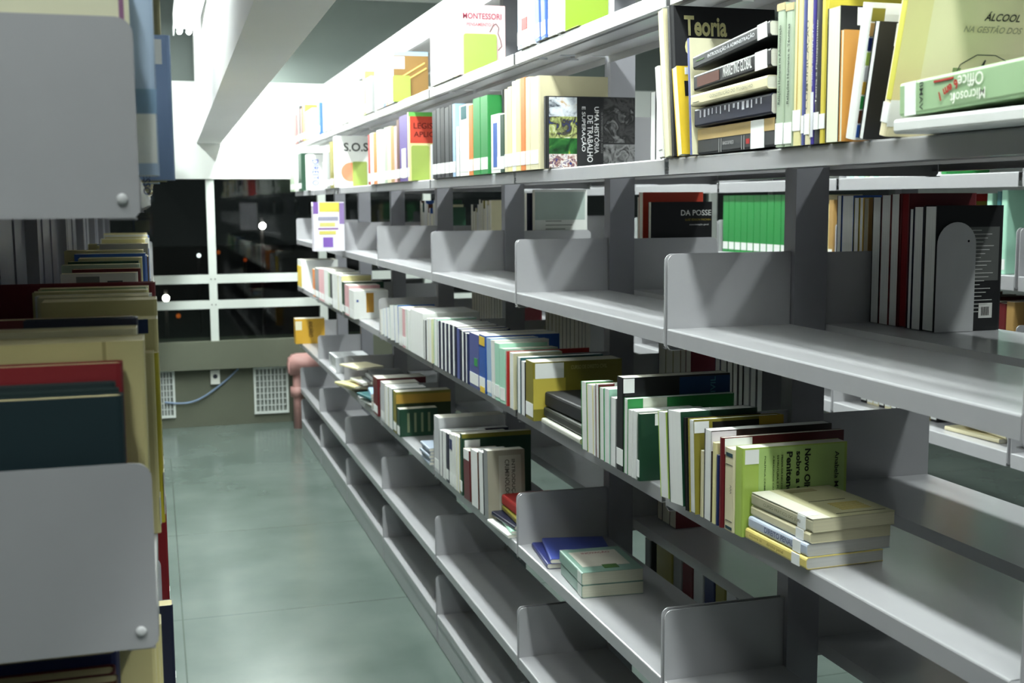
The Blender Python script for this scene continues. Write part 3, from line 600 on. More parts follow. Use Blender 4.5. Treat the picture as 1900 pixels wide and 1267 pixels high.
e, d = BOOKS['bl']; text(e, d, 'near', 'DIREITO', 0.25, 0.85, 0.16, (50,70,190), 0.04, rot=-90)

# ---- shelf 1 (highest books)
z1 = 2.0255
row('of the highest shelf, third bay', z1, 0.940, [(799,806,48,'white','s'),(806,813,44,'light grey','s'),(813,820,40,'white','s'),(820,828,26,'white','s'),(828,838,24,'white','s'),(838,842,22,'grey','s'),(842,848,20,'pale yellow','s'),
 (848,853,8,'pink','s',{'xr':937,'key':'mont','label':'pale pink cover lettered Montessori with a drawn figure, on the highest shelf'})], defd=0.15)
e, d = BOOKS['mont']; deco(e, d, 'near', 0, 1, 0, 1, (236,196,200), 'front_cover')
text(e, d, 'near', 'MONTESSORI', 0.08, 0.80, 0.125, (170,70,90), 0.018, off=0.0014); text(e, d, 'near', 'PENSAMENTO E', 0.16, 0.70, 0.09, (214,120,130), 0.010, off=0.0014)
line_art(e, d, [(0.66,0.62),(0.74,0.72),(0.80,0.74),(0.86,0.68),(0.84,0.60),(0.90,0.50),(0.92,0.42),(0.84,0.36)], 0.0014, (70,66,60))
px_bookend(861, 922, 62, Ysol(853, 0.940, z1)-0.004, z1, 'yellow-green bookend in front of the pink Montessori cover', (168,200,96))
row('of the highest shelf, second bay', z1, 0.940, [(960,967,-24,'light blue','s'),(967,980,-26,'white','s',{'mark':[(0.1,0.9,0.3,0.5,'red')]}),(981,989,-30,'white','s'),(994,1002,-32,'blue','s',{'lean':4}),(1004,1013,-34,'blue','s',{'lean':4}),(1016,1030,-36,'white','s'),(1032,1044,-44,'white','s',{'xr':1140})])
px_bookend(1049, 1128, -58, Ysol(1044, 0.940, z1)-0.004, z1, 'yellow-green bookend cut by the top of the photo, second bay', (160,188,70))
row('of the highest shelf, fourth bay', z1, 0.940, [(696,703,108,'white','s'),(703,710,104,'white','s'),(711,716,100,'blue','s'),(716,720,98,'orange','s'),(720,727,96,'cream','s'),
 (727,731,95,'light blue','s',{'xr':794,'key':'brn','label':'brown cover with yellow stripes and a white label, highest shelf, fourth bay'})])
e, d = BOOKS['brn']; deco(e, d, 'near', 0, 1, 0, 0.92, (150,116,66), 'front_cover'); deco(e, d, 'near', 0.0, 0.32, 0.66, 0.90, LBL, 'call_number_label', off=0.0012)
line_art(e, d, [(0.05,0.42),(0.9,0.78)], 0.004, (224,186,100), 'yellow_stripe'); line_art(e, d, [(0.2,0.36),(0.95,0.68)], 0.004, (224,186,100), 'yellow_stripe')
yb = Ysol(731, 0.940, z1)
px_bookend(729, 762, 140, yb-0.010, z1, 'yellow-green bookend in front of the brown cover, fourth bay', (164,194,84), base=0.03)
g = 'small books piled askew on the highest shelf, fourth bay'; yb2 = 4.30
for k, (c_, rz, t) in enumerate([('purple', 14, 0.012), ('white', 8, 0.02), ('light grey', 16, 0.014), ('dark grey', 4, 0.012), ('pale yellow', 10, 0.016)]):
    zz = z1 + sum([0.0132, 0.0212, 0.0152, 0.0132][:k])
    lying(1.01+0.012*k, yb2+0.0, zz, 0.12, t, 0.17, c_, '%s book %s in the askew pile on the highest shelf, fourth bay' % (c_, ['lowest', 'second', 'third', 'fourth', 'topmost'][k]), g, rz=-rz)
row('of the highest shelf, far bays', z1, 0.940, [(546,551,212,'red','s',{'xr':565}),(552,557,196,'dark grey','s'),(558,562,200,'dark red','s'),(563,567,194,'yellow','s'),(568,575,204,'white','s'),(576,581,200,'white','s'),(590,594,190,'blue','s',{'xr':612}),(600,606,176,'white','s'),(607,614,170,'white','s'),
 (631,637,168,'white','s'),(638,644,150,'white','s',{'xr':672}),(674,678,132,'lime green','s'),(679,690,140,'grey','s')])
# shelf 1 nearest bay (only the feet would show at the top edge)

# ---- shelf 3: white and purple magazine box, rear books
z3 = 1.3815
Yb = 6.16; X0, X1 = Xsol(583, Yb, z3), Xsol(640, Yb, z3); hb = Zsol(375, X0, Yb)-z3
e = empty('magazine_box', ((X0+X1)/2, Yb+0.035, z3+0.0004), 'white magazine box with purple and yellow print on the empty middle shelf', 'magazine box')
w = (X1-X0)/2; bm = bmesh.new(); t = 0.003
bx(bm, -w, w, -0.035, -0.035+t, 0, hb); bx(bm, -w, w, 0.035-t, 0.035, 0, hb); bx(bm, -w, -w+t, -0.035+t, 0.035-t, 0, hb*0.92); bx(bm, w-t, w, -0.035+t, 0.035-t, 0, hb*0.92); bx(bm, -w+t, w-t, -0.035+t, 0.035-t, 0, t)
obj('box_body', bm, mat((226,222,232), 0.5), e)
def bdec(x0, x1, z0, z1_, rgb, nm='printed_panel'): return box(nm, -w+x0*2*w, -w+x1*2*w, -0.0358, -0.0351, z0*hb, z1_*hb, mat(rgb, 0.5), e)
bdec(0.0,0.16,0.76,1.0,(120,86,160)); bdec(0.2,0.85,0.80,0.99,(208,196,80)); bdec(0.84,1.0,0.55,0.98,(140,116,170)); bdec(0.15,0.8,0.62,0.70,(150,150,170)); bdec(0.2,0.7,0.50,0.58,(206,200,120)); bdec(0.15,0.8,0.44,0.47,(130,80,150)); bdec(0.18,0.72,0.34,0.41,(206,196,100)); bdec(0.30,0.62,0.08,0.28,(126,90,180)); bdec(0.02,0.22,0.06,0.20,(236,238,240))
bm = bmesh.new(); 
for k in range(5): bx(bm, -w+0.006, w-0.006, -0.030+k*0.012, -0.030+k*0.012+0.008, 0.004, hb*0.86)
obj('magazines', bm, page_mat(PGW), e)
zr = 1.3795
row('of rear shelf beyond nearest upright', zr, 1.41, [(1548,1556,363,'dark blue','p'),(1557,1578,363,'blue','p',{'w':0.14}),(1579,1588,367,'olive','p'),(1589,1596,367,'yellow','p'),(1597,1606,368,'tan','p',{'page':(150,146,130)})], defd=0.13)
row('of row before the curved bookend', zr, 1.392, [(1613,1628,366,'black','p',{'w':0.14}),(1629,1646,362,'dark red','p',{'w':0.14}),(1647,1662,360,'dark red','p',{'w':0.15}),
 (1664,1680,359,'dark red','p',{'w':0.155,'hard':True,'label':'worn dark red hardback rising behind the black book on the rear shelf','page':(120,30,34)}),(1681,1688,388,'navy','p'),(1689,1706,384,'navy','p'),(1707,1731,382,'black','p',{'w':0.15,'hard':True,'key':'blk','label':'black hardback with small white print behind the curved grey bookend'})], defd=0.14)
e, d = BOOKS['blk']; deco(e, d, 'near', 0.10, 0.93, 0.40, 0.83, (96,98,96), 'grey_panel')
for k in range(22): deco(e, d, 'near', 0.16+0.05*((k*7) % 3), 0.66+0.22*((k*5 % 7)/7), 0.80-k*0.031, 0.806-k*0.031, (200,200,196), 'text_line', off=0.0011)
deco(e, d, 'near', 0.66, 0.86, 0.10, 0.22, (226,226,222), 'barcode_label'); 
for k in range(6): deco(e, d, 'near', 0.70+k*0.02, 0.708+k*0.02, 0.12, 0.19, (30,30,30), 'bar', off=0.0012)
yk = Ysol(1731, 1.392, zr)-0.005; X0, X1 = Xsol(1733, yk, zr), Xsol(1804, yk, zr); h = Zsol(413, X0, yk)-zr; wk = X1-X0
e = empty('bookend', (X0, yk, zr+0.0005), 'light grey round-topped steel bookend with a small hole on the rear shelf', 'bookend', 'metal bookends')
bm = bmesh.new(); pts = [(0,0),(wk,0)] + [(wk/2+wk/2*math.cos(math.pi*k/16), h-wk/2+wk/2*math.sin(math.pi*k/16)) for k in range(17)]
prism(bm, pts, lambda p: (p[0], -0.0014, p[1]), lambda p: (p[0], 0, p[1])); obj('upright_plate', bm, mat((190,191,192), 0.4), e)
bm = bmesh.new(); cyl(bm, (wk*0.80, -0.0020, h-wk*0.42), (wk*0.80, -0.0016, h-wk*0.42), 0.0022, 12); obj('hole', bm, DARKHOLE, e)
def rear_book(x0, x1, yt, Y, t, col, label, z, page=PG, hard=False, rgb=None):
    X0, X1 = Xsol(x0, Y, z), Xsol(x1, Y, z+0.2); h = Zsol(yt, X0, Y)-z
    return book((X0, Y, z+0.0004), min(X1-X0, 0.24), t, h, rgb or COL[col], label, 'books on the rear middle shelf', pages_out=True, page=page, hard=hard)
e, d = rear_book(1207, 1322, 375, 3.135, 0.02, 'black', 'black paperback lettered Da Posse on the rear middle shelf', zr); text(e, d, 'near', 'DA POSSE', 0.48, 0.84, 0.095, (226,226,222), 0.016); text(e, d, 'near', 'LUIZ EDSON FACHIN', 0.55, 0.78, 0.08, (150,130,50), 0.006)
for k in range(8): deco(e, d, 'near', 0.3, 0.95, 0.50-k*0.04, 0.515-k*0.04, (110,66,36), 'text_line')
text(e, d, 'near', 'coordenação geral', 0.62, 0.72, 0.06, (200,200,200), 0.006)
e, d = rear_book(1192, 1305, 357, 3.20, 0.03, 'red', 'tall orange-red book behind the Da Posse book', zr, rgb=(186,60,40))
e, d = rear_book(1187, 1300, 366, 3.24, 0.02, 'white', 'white page-edged book at the left of the orange-red one', zr)
e, d = rear_book(993, 1090, 352, 4.175, 0.03, 'white', 'white folder with faint grey lines behind the bracket, rear middle shelf', zr)
deco(e, d, 'near', 0.0, 0.95, 0.62, 0.97, (176,190,184), 'grey_panel')
for k in range(7): deco(e, d, 'near', 0.2, 0.5+0.07*((k*3) % 5), 0.60-k*0.05, 0.61-k*0.05, (120,124,120), 'text_line', off=0.001)
e, d = rear_book(978, 1010, 358, 4.22, 0.03, 'navy', 'dark book with a green band left of the white folder', zr)
e, d = book((1.33, 5.62, zr+0.0004), 0.17, 0.055, 0.26, (96,26,36), 'dark red hardback lying flat on the rear middle shelf', 'books on the rear middle shelf', rot=(math.pi/2, 0, 0), hard=True)
e, d = book((1.37, 5.60, zr+0.0564), 0.15, 0.045, 0.22, (60,50,90), 'dark violet book lying on the dark red one on the rear shelf', 'books on the rear middle shelf', rot=(math.pi/2, 0, 0), hard=True)

# ---- shelf 4: the long row with page edges outward
z4 = 1.0625; X4 = 0.924
row('at far end of long row', z4, X4, [
 (553,560,483,'white','s',{'xr':628,'label':'yellow and dark green box-like book at the far end of the long row','mark':[(0,1,0.05,0.78,'yellow')],'X':0.935}),
 (578,585,500,'orange','s'),(585,592,499,'grey','s'),(592,597,499,'pink','s'),(597,602,500,'pink','s'),(602,610,502,'white','s'),(610,613,506,'grey green','s'),(613,617,508,'dark grey','s'),(617,624,508,'white','s'),(624,629,512,'white','s'),(629,635,512,'pale yellow','p'),(635,640,524,'dark green','s',{'xr':712}),(640,648,530,'pink','s'),
 (648,657,540,'white','s',{'xr':720,'key':'wb','label':'white cover with a brown upright rectangle facing the aisle end of its bay'})])
e, d = BOOKS['wb']; deco(e, d, 'near', 0.36, 0.58, 0.22, 0.92, (168,124,44), 'brown_rectangle'); deco(e, d, 'near', 0.08, 0.14, 0.6, 0.68, (60,80,150), 'blue_dot')
row('of long row, fourth bay', z4, X4, [
 (707,713,577,'cream','p',{'lean':7}),(713,719,575,'light blue','p',{'lean':7}),(719,725,574,'blue','p',{'lean':7}),(725,733,570,'pale green','p',{'lean':5}),(733,740,570,'blue','p',{'lean':5}),(740,747,572,'white','s',{'lean':2}),(747,752,574,'pink','s'),(752,756,574,'white','s'),(756,762,576,'pale green','p'),
 (762,786,582,'white','p',{'xr':890,'label':'very thick white book with page edges outward in the fourth bay of the long row'}),(787,791,594,'dark grey','p'),(791,796,592,'white','p'),(796,801,592,'cream','p')])
row('of long row, third bay', z4, X4, [
 (806,812,592,'mint','p'),(812,815,596,'dark blue','p'),(815,818,596,'navy','s',{'stick':False}),(818,822,598,'dark blue','p'),(822,825,599,'navy','s',{'stick':False}),(825,829,600,'dark blue','p'),(829,832,601,'navy','s',{'stick':False}),(832,836,602,'dark blue','p'),(836,840,604,'navy','s',{'stick':False}),(840,844,605,'dark blue','p'),(844,848,607,'navy','s',{'stick':False}),(848,853,610,'violet blue','s',{'stick':False}),(853,857,613,'navy','s',{'stick':False}),(857,861,615,'dark blue','p'),(861,864,618,'navy','s',{'stick':False}),(864,867,619,'dark blue','p'),(867,870,620,'dark blue','s',{'stick':False}),
 (871,889,623,'violet blue','s',{'xr':1030,'label':'violet blue periodical with a small green patch on its spine in the long row','mark':[(0.55,0.85,0.42,0.56,'green')]}),
 (889,901,624,'blue','s',{'xr':1038,'label':'blue spine with yellow ends in the middle of the long row','mark':[(0.1,0.9,0.82,0.97,'yellow'),(0.2,0.9,0.0,0.1,'yellow')]}),(904,912,630,'light blue','s',{'lean':2.5}),(912,919,634,'white','s',{'lean':2.5,'xr':1020}),(919,928,640,'mint','s',{'lean':2.5}),(928,938,650,'mint','s',{'lean':2.5}),
 (939,946,652,'red','p',{'xr':1103}),(946,953,656,'cream','p')])
row('of long row beside lying books', z4, X4, [
 (960,966,664,'teal','p',{'xr':1120}),(967,974,672,'navy','p',{'xr':1125}),(975,990,673,'olive','s',{'xr':1155,'key':'ol','label':'big olive yellow book with a white label in the second bay of the long row'})])
e, d = BOOKS['ol']; deco(e, d, 'near', 0.02, 0.34, 0.72, 0.98, LBL, 'call_number_label'); deco(e, d, 'near', 0.0, 0.36, 0.2, 0.72, (196,180,76), 'worn_patch', off=0.0005)
text(e, d, 'near', 'CURSO DE DIREITO CIVIL', 0.42, 0.86, 0.10, (196,186,120), 0.010)
g = 'books lying in the second bay of the long row'; yo = Ysol(992, X4, z4)
Lh = yo-0.012-2.56
lying(0.935, 2.565, z4, 0.15, 0.014, Lh*0.95, 'white', 'spiral notebook at the bottom of the lying pile beside the olive book', g, page=PGC, rgb=(206,206,196))
lying(0.945, 2.56, z4+0.015, 0.15, 0.026, Lh, 'black', 'dark covered book with cream pages under the black leather book', g, hard=True, page=(222,218,190), rgb=(40,44,36))
lying(0.955, 2.56, z4+0.0425, 0.155, 0.038, Lh-0.004, 'black', 'black leather-bound hardback lying on top beside the olive book', g, hard=True, page=(226,222,206), rz=1.5)
row('of long row, second bay', z4, X4, [
 (1080,1090,712,'green','p',{'xr':1142,'lean':3}),(1091,1101,717,'pale yellow','p',{'lean':3}),(1102,1105,716,'white','p',{'lean':2}),(1106,1112,715,'dark red','p',{'xr':1142,'lean':2}),(1113,1121,722,'green','p',{'lean':1.5}),(1122,1131,724,'mint','p',{'lean':1}),(1132,1142,740,'grey','p'),
 (1143,1156,702,'black','s',{'xr':1430,'key':'bk2','w':0.245,'label':'very large black hardback with a blue right half, tallest of the long row'}),
 (1157,1164,741,'green','p',{'xr':1365,'key':'gr','label':'bright green covered book just right of the very large black one'}),(1165,1172,762,'white','p'),(1173,1180,764,'white','p'),
 (1181,1186,769,'dark green','s',{'xr':1300,'w':0.13,'key':'up','label':'dark green book with a small white emblem lettered UP in the long row'})])
e, d = BOOKS['bk2']; deco(e, d, 'near', 0.0, 0.10, 0.84, 0.99, LBL, 'call_number_label', off=0.001); deco(e, d, 'near', 0.52, 1.0, 0.0, 0.98, (20,60,104), 'blue_half'); text(e, d, 'near', 'CIVIL', 0.86, 0.72, 0.05, (80,140,160), 0.012, rot=90)
e, d = BOOKS['gr']; deco(e, d, 'near', 0.14, 0.36, 0.80, 1.0, (210,216,200), 'call_number_label')
e, d = BOOKS['up']; deco(e, d, 'near', 0.25, 0.65, 0.82, 0.99, LBL, 'call_number_label'); text(e, d, 'near', 'UP', 0.42, 0.30, 0.018, (210,220,210), 0.012, rot=-90)
row('of long row, nearest bay', z4, X4, [
 (1226,1241,771,'lime green','p',{'lean':6,'w':0.16,'label':'thick white-paged book, first in the group leaning beside the green UP book','X':0.915}),(1243,1268,772,'dark green','p',{'lean':5,'X':0.915,'label':'thickest white-paged leaning book with a dark green cover'}),(1272,1276,778,'black','p',{'X':0.916,'lean':4.5,'page':(40,40,40)}),
 (1279,1291,783,'olive','p',{'lean':3.5,'key':'olb','w':0.18,'hard':True,'label':'white-paged hardback with a glossy dark olive cover ending in yellow','X':0.918}),(1297,1304,838,'cream','s',{'stick':False,'w':0.14}),
 (1305,1318,800,'dark grey','p',{'xr':1543,'key':'lb1','label':'white-paged book with a long dark brown cover and a white label','hard':False}),(1319,1326,823,'pale yellow','s',{'w':0.13,'stick':False}),(1327,1331,845,'dark blue','s',{'w':0.13,'stick':False}),
 (1332,1338,813,'dark red','s',{'xr':1566,'key':'lb2','stick':False,'label':'dark red cover with a white label, just behind the lime green law book'}),
 (1342,1360,836,'cream','s',{'X':0.928,'w':0.17,'stick':False,'key':'vv','label':'cream spine with dark teal blocks at both ends, left of the lime book'}),
 (1361,1376,833,'lime green','s',{'X':0.930,'xr':1572,'key':'novo','stick':False,'label':'lime green book titled Novo Olhar, its cover facing the camera'})])
e, d = BOOKS['olb']; deco(e, d, 'near', 0.0, 0.16, 0.86, 0.98, LBL, 'call_number_label'); deco(e, d, 'near', 0.72, 1.0, 0.5, 1.0, (196,164,50), 'yellow_end'); deco(e, d, 'near', 0.2, 0.72, 0.84, 0.97, (24,24,22), 'black_band', off=0.0009)
e, d = BOOKS['lb1']; deco(e, d, 'near', 0.0, 1.0, 0.0, 1.0, (62,52,46), 'brown_cover'); deco(e, d, 'near', 0.0, 0.20, 0.78, 0.99, (232,228,232), 'call_number_label', off=0.001)
e, d = BOOKS['lb2']; deco(e, d, 'near', 0.02, 0.24, 0.82, 0.99, LBL, 'call_number_label')
e, d = BOOKS['vv']
deco(e, d, 'spine', 0.2, 0.85, 0.90, 0.945, (24,60,70), 'teal_block'); deco(e, d, 'spine', 0.2, 0.85, 0.02, 0.055, (24,60,70), 'teal_block'); deco(e, d, 'spine', 0.2, 0.85, 0.80, 0.806, (40,50,50), 'spine_rule'); deco(e, d, 'spine', 0.2, 0.85, 0.12, 0.126, (40,50,50), 'spine_rule')
text(e, d, 'spine', 'VVV', 0.82, 0.46, 0.016, (40,40,40), 0.005, rot=90)
e, d = BOOKS['novo']
deco(e, d, 'near', 0.02, 0.15, 0.82, 0.98, LBL, 'call_number_label'); deco(e, d, 'near', 0.15, 0.975, 0.02, 0.985, (168,198,120), 'cover_field', off=0.0004)
text(e, d, 'near', 'Novo Olhar', 0.585, 0.95, 0.085, (34,40,26), 0.0115, rot=-90, bold=0.03); text(e, d, 'near', 'sobre a Questão', 0.495, 0.93, 0.125, (34,40,26), 0.0115, rot=-90, bold=0.03)
text(e, d, 'near', 'Penitenciária', 0.41, 0.93, 0.105, (34,40,26), 0.0115, rot=-90, bold=0.03); text(e, d, 'near', 'Anabela Miranda', 0.88, 0.90, 0.10, (34,40,26), 0.008, rot=-90)
for q, (u, s_) in enumerate([(0.36, 'PROVA DA NECESSIDADE DE REFORMA'), (0.32, 'ESTRUTURA E FUNCIONAMENTO'), (0.28, 'A REALIDADE CARCERÁRIA DO PAÍS'), (0.20, 'POLÍTICA CRIMINAL E DIREITOS')]): text(e, d, 'near', s_, u, 0.90, 0.12, (60,80,40), 0.0035, rot=-90)
# stack of four on shelf four
g = 'stack of four books on the shelf below the empty one'; zz = z4
for k, (w, t, L, col, lab, rz, dx, dy) in enumerate([
   (0.140, 0.0185, 0.184, (224,206,120), 'pale yellow spined book at the bottom of the stack of four', 2, -0.004, -0.002),
   (0.152, 0.0200, 0.176, (186,196,212), 'pale blue-grey spined book, second from the bottom of the stack of four', 2, -0.001, 0.002),
   (0.146, 0.0175, 0.180, (224,216,180), 'cream spined book, second from the top of the stack of four', 1.5, 0.003, 0.0),
   (0.150, 0.0215, 0.182, (190,186,158), 'grey and yellow-striped book on top of the stack of four', 2, 0.004, -0.004)]):
    e, d = lying(0.944+dx, 1.567+dy, zz, w, t, L, 'cream', lab, g, rz=rz, rgb=col, page=(214,208,176) if k > 1 else (204,204,200)); zz += t+0.0006
    deco(e, d, 'side', 0.78, 0.90, 0.02, 0.98, LBL, 'call_number_label', off=0.001); 
    if k == 0: text(e, d, 'side', 'direito penal', 0.38, 0.3, 0.05, (150,130,60), 0.007); text(e, d, 'side', 'esquema de', 0.08, 0.35, 0.04, (170,150,80), 0.006)
    if k == 1: text(e, d, 'side', 'DIREITO PENAL', 0.30, 0.3, 0.085, (70,80,120), 0.009)
    if k == 3:
        text(e, d, 'side', 'CURSO PRÁTICO DO JÚRI', 0.22, 0.3, 0.11, (130,128,100), 0.008)
        deco(e, d, 'top', 0, 0.22, 0, 1, (208,206,190), 'cover_strip', off=0.0005); deco(e, d, 'top', 0.22, 1.0, 0, 1, (176,172,136), 'cover_field', off=0.0005)
        for q in range(7): deco(e, d, 'top', 0.50, 0.86, 0.18+q*0.035, 0.19+q*0.035, (196,170,60), 'yellow_line', off=0.001)
        deco(e, d, 'top', 0.36, 0.72, 0.84, 0.93, (150,140,104), 'title_panel', off=0.001); deco(e, d, 'top', 0.35, 0.80, 0.50, 0.51, (90,90,74), 'rule', off=0.001); deco(e, d, 'top', 0.35, 0.95, 0.08, 0.085, (60,60,50), 'rule', off=0.001)
        deco(e, d, 'top', 0.0, 0.16, 0.10, 0.22, LBL, 'call_number_label', off=0.0012)
# rear books at shelf four
row('of rear shelf behind long row', 1.0505, 1.36, [(1325,1334,665,'dark blue','p'),(1335,1346,667,'grey','p'),(1347,1357,668,'black','p'),(1358,1366,669,'grey','p'),(1368,1376,670,'black','p'),(1378,1388,672,'light grey','p'),(1390,1400,674,'grey','p'),(1402,1412,678,'dark grey','p')], defd=0.14)

# ---- shelf 5
z5 = 0.6695
e, d = nb(546, 549, 592, 0.905, z5, 606, 'yellow', 'yellow-orange book standing at the far end of the third shelf from the floor', 'books on the third shelf from the floor', rgb=(206,160,50), w=0.2)
deco(e, d, 'near', 0.0, 0.22, 0.55, 0.9, (226,220,190), 'call_number_label'); text(e, d, 'near', 'ANUÁRIO', 0.45, 0.9, 0.11, (90,60,20), 0.035, rot=-90)
Yt = 6.80; e = empty('magazine_box', (0.96, Yt, z5+0.0004), 'grey-white magazine file lying on its side near the far end of shelf', 'magazine box')
bm = bmesh.new(); bx(bm, 0, 0.20, -0.14, 0.14, 0, 0.003); bx(bm, 0, 0.20, -0.14, 0.14, 0.085, 0.088); bx(bm, 0.197, 0.20, -0.14, 0.14, 0.003, 0.085); bx(bm, 0, 0.197, -0.14, -0.137, 0.003, 0.085); bx(bm, 0, 0.197, 0.137, 0.14, 0.003, 0.085)
obj('box_body', bm, mat((206,208,210), 0.5), e); bm = bmesh.new()
for k in range(5): bx(bm, 0.01, 0.185, -0.13, 0.13, 0.006+k*0.014, 0.014+k*0.014)
obj('magazines', bm, page_mat(PGW), e)
g = 'untidy pile on the third shelf from the floor, fifth bay'
PD = 0.96
pile = [('dark red',0.955,5.05,0.010,0.14,-8),('cream',0.93,4.98,0.014,0.15,12),('white',0.95,4.92,0.012,0.15,-14),('pale yellow',0.93,4.86,0.012,0.16,20),('pink',0.95,4.88,0.010,0.14,-4),('white',0.96,4.80,0.014,0.15,8),('dark grey',0.985,4.72,0.016,0.16,2),('grey',0.99,4.70,0.016,0.16,0),('dark grey',0.995,4.71,0.014,0.16,-3),('cream',0.95,4.90,0.010,0.15,16)]
zz = z5
for k, (c_, X, Y, t, w, rz) in enumerate(pile):
    lying(X, Y+PD, zz, w, t, 0.21, c_, '%s booklet, %s from bottom of the untidy pile' % (c_, ORD[k]), g, rz=rz, name='booklet'); zz += t+0.0008
g = 'books slumped left of the red-brown spine, third shelf from the floor'
zz = z5
for k, (c_, t, rz) in enumerate([('teal',0.010,-10),('white',0.012,6),('light grey',0.012,-14),('teal',0.014,10),('light blue',0.020,-6)]):
    lying(0.945, 5.44, zz, 0.15, t, 0.20, c_, '%s booklet, %s from bottom beside the red-brown spine' % (c_, ORD[k]), g, rz=rz, name='booklet'); zz += t+0.0008
row('of low shelf, fourth bay', z5, 0.938, [
 (693,706,703,'dark red','s',{'label':'red-brown spine with a white top label on the third shelf from the floor','xr':790}),(707,714,712,'light grey','s'),(715,721,718,'cream','p'),(722,729,722,'teal','p'),
 (730,736,728,'olive','s',{'xr':836,'key':'gold','label':'dark green and gold volume behind the row of green spines'}),(737,742,760,'dark green','s',{'xr':812,'key':'grn2','label':'dark green volume with pale upright marks, fourth bay low shelf'})])
e, d = BOOKS['gold']; deco(e, d, 'near', 0.0, 1, 0.72, 0.94, (176,140,56), 'gold_band'); deco(e, d, 'near', 0, 1, 0.0, 0.72, (44,60,30), 'green_panel')
e, d = BOOKS['grn2']; 
for k in range(4): deco(e, d, 'near', 0.2+0.18*k, 0.26+0.18*k, 0.15, 0.85, (120,130,100), 'pale_mark')
g = 'pale blue magazines stacked beside the fourth upright'
zz = z5
for k in range(5):
    lying(0.935+0.004*(k % 2), 4.175, zz, 0.15, 0.012, 0.15, 'light grey', 'pale blue-grey magazine, %s from the bottom of the small stack on the low shelf' % ORD[k], g, rgb=(150,162,178), rz=(k % 3)-1, name='magazine', cat='magazine'); zz += 0.0128
row('of low shelf, third bay', z5, 0.938, [
 (806,815,776,'light grey','s',{'xr':938,'label':'tall pale grey book left of the dark ones, low shelf third bay'}),(816,821,800,'navy','p',{'xr':946}),(822,827,802,'white','p'),(828,833,806,'navy','s',{'xr':940}),(834,841,808,'white','s',{'mark':[(0.2,0.8,0.7,0.9,'dark blue')]}),(842,847,810,'white','s'),(848,853,812,'pale yellow','p'),(854,858,806,'dark green','s',{'xr':985,'key':'dg5','label':'large dark green cover with a yellow upper edge, low shelf third bay'}),
 (861,873,841,'dark red','s',{'lean':3,'w':0.11,'stick':False,'key':'dr5'}),(875,888,843,'brown','p',{'lean':3,'w':0.11}),(890,898,843,'dark grey','p',{'lean':3,'w':0.11}),(899,907,840,'grey','s',{'xr':975,'lean':3,'key':'tan5','label':'grey-tan cover with a dark title block leaning on the low shelf','stick':False})])
e, d = BOOKS['dg5']; deco(e, d, 'near', 0, 1, 0.93, 1.0, (120,116,40), 'yellow_edge'); deco(e, d, 'near', 0.04, 0.26, 0.72, 0.90, LBL, 'call_number_label')
e, d = BOOKS['dr5']; deco(e, d, 'spine', 0.1, 0.9, 0.80, 1.0, LBL, 'call_number_label')
e, d = BOOKS['tan5']; deco(e, d, 'near', 0.0, 1.0, 0.0, 1.0, (150,146,130), 'front_cover'); deco(e, d, 'near', 0.3, 0.9, 0.05, 0.92, (176,174,160), 'title_panel', off=0.001)
text(e, d, 'near', 'INTRODUÇÃO', 0.62, 0.86, 0.13, (70,70,64), 0.016, rot=-90, off=0.0016); text(e, d, 'near', 'CRIMINOLOGIA', 0.46, 0.86, 0.13, (70,70,64), 0.014, rot=-90, off=0.0016)
g = 'small stack beside the bracket on the low shelf, third bay'; zz = z5
for k, (c_, t, rz, lab) in enumerate([('white',0.010,3,'white magazine at the bottom of the stack with the red book'),('mint',0.010,-5,'white and green magazine in the stack under the red book'),('navy',0.012,5,'dark blue booklet in the stack under the red book'),('olive',0.016,-2,'olive booklet just below the red-covered book'),('red',0.032,1,'red-covered hardback on top of the small stack on the low shelf')]):
    L_ = 0.185; lying(0.938+0.01*k, 3.175, zz, 0.155, t, L_, c_, lab, g, rz=rz, hard=(c_ == 'red'), page=(226,224,212)); zz += t+0.0008
# second bay, shelf five
g = 'books lying on the third shelf from the floor, second bay'
lying(0.955, 2.87, z5, 0.20, 0.014, 0.20, 'dark blue', 'dark blue magazine lying flat beside the green pair', g, rz=-6, rgb=(40,48,110))
e, d = lying(0.962, 2.865, z5+0.0152, 0.17, 0.012, 0.20, 'white', 'blue and white booklet on top of the dark blue magazine', g, rz=-12, rgb=(60,74,150)); deco(e, d, 'top', 0.2, 0.9, 0.05, 0.4, (216,216,210), 'white_panel')
zz = z5
for k in range(2):
    e, d = lying(0.962, 2.625, zz, 0.158, 0.031, 0.195, 'pale green', 'thick pale green book, %s of the pair lying on the low shelf' % ['lower', 'upper'][k], g, rz=-4+k, rgb=(128,160,146), page=(206,206,186)); zz += 0.032
    deco(e, d, 'side', 0.82, 0.98, 0.05, 0.95, (206,214,208), 'call_number_label')
deco(e, d, 'top', 0.10, 0.88, 0.22, 0.86, (200,196,184), 'title_panel'); text(e, d, 'top', 'INOVAÇÃO', 0.28, 0.72, 0.075, (150,60,80), 0.018, off=0.0012); deco(e, d, 'top', 0.42, 0.66, 0.12, 0.26, (70,110,50), 'emblem', off=0.001)
# rear low shelf books seen through the gap
row('of rear low shelf behind green pair', 0.3605, 1.36, [(1195,1215,1004,'dark grey','s',{'w':0.15,'stick':False}),(1216,1245,1012,'olive','s',{'w':0.15,'stick':False}),(1247,1262,1030,'grey','s',{'w':0.15,'stick':False}),(1264,1282,1042,'dark red','s',{'w':0.15,'stick':False}),(1284,1302,1050,'light grey','s',{'w':0.15,'stick':False}),(1304,1322,1062,'dark blue','s',{'w':0.15,'stick':False}),(1324,1342,1078,'olive','s',{'w':0.15,'stick':False}),(1344,1362,1090,'light grey','s',{'w':0.15,'stick':False}),(1364,1384,1100,'dark blue','s',{'w':0.15,'stick':False})])

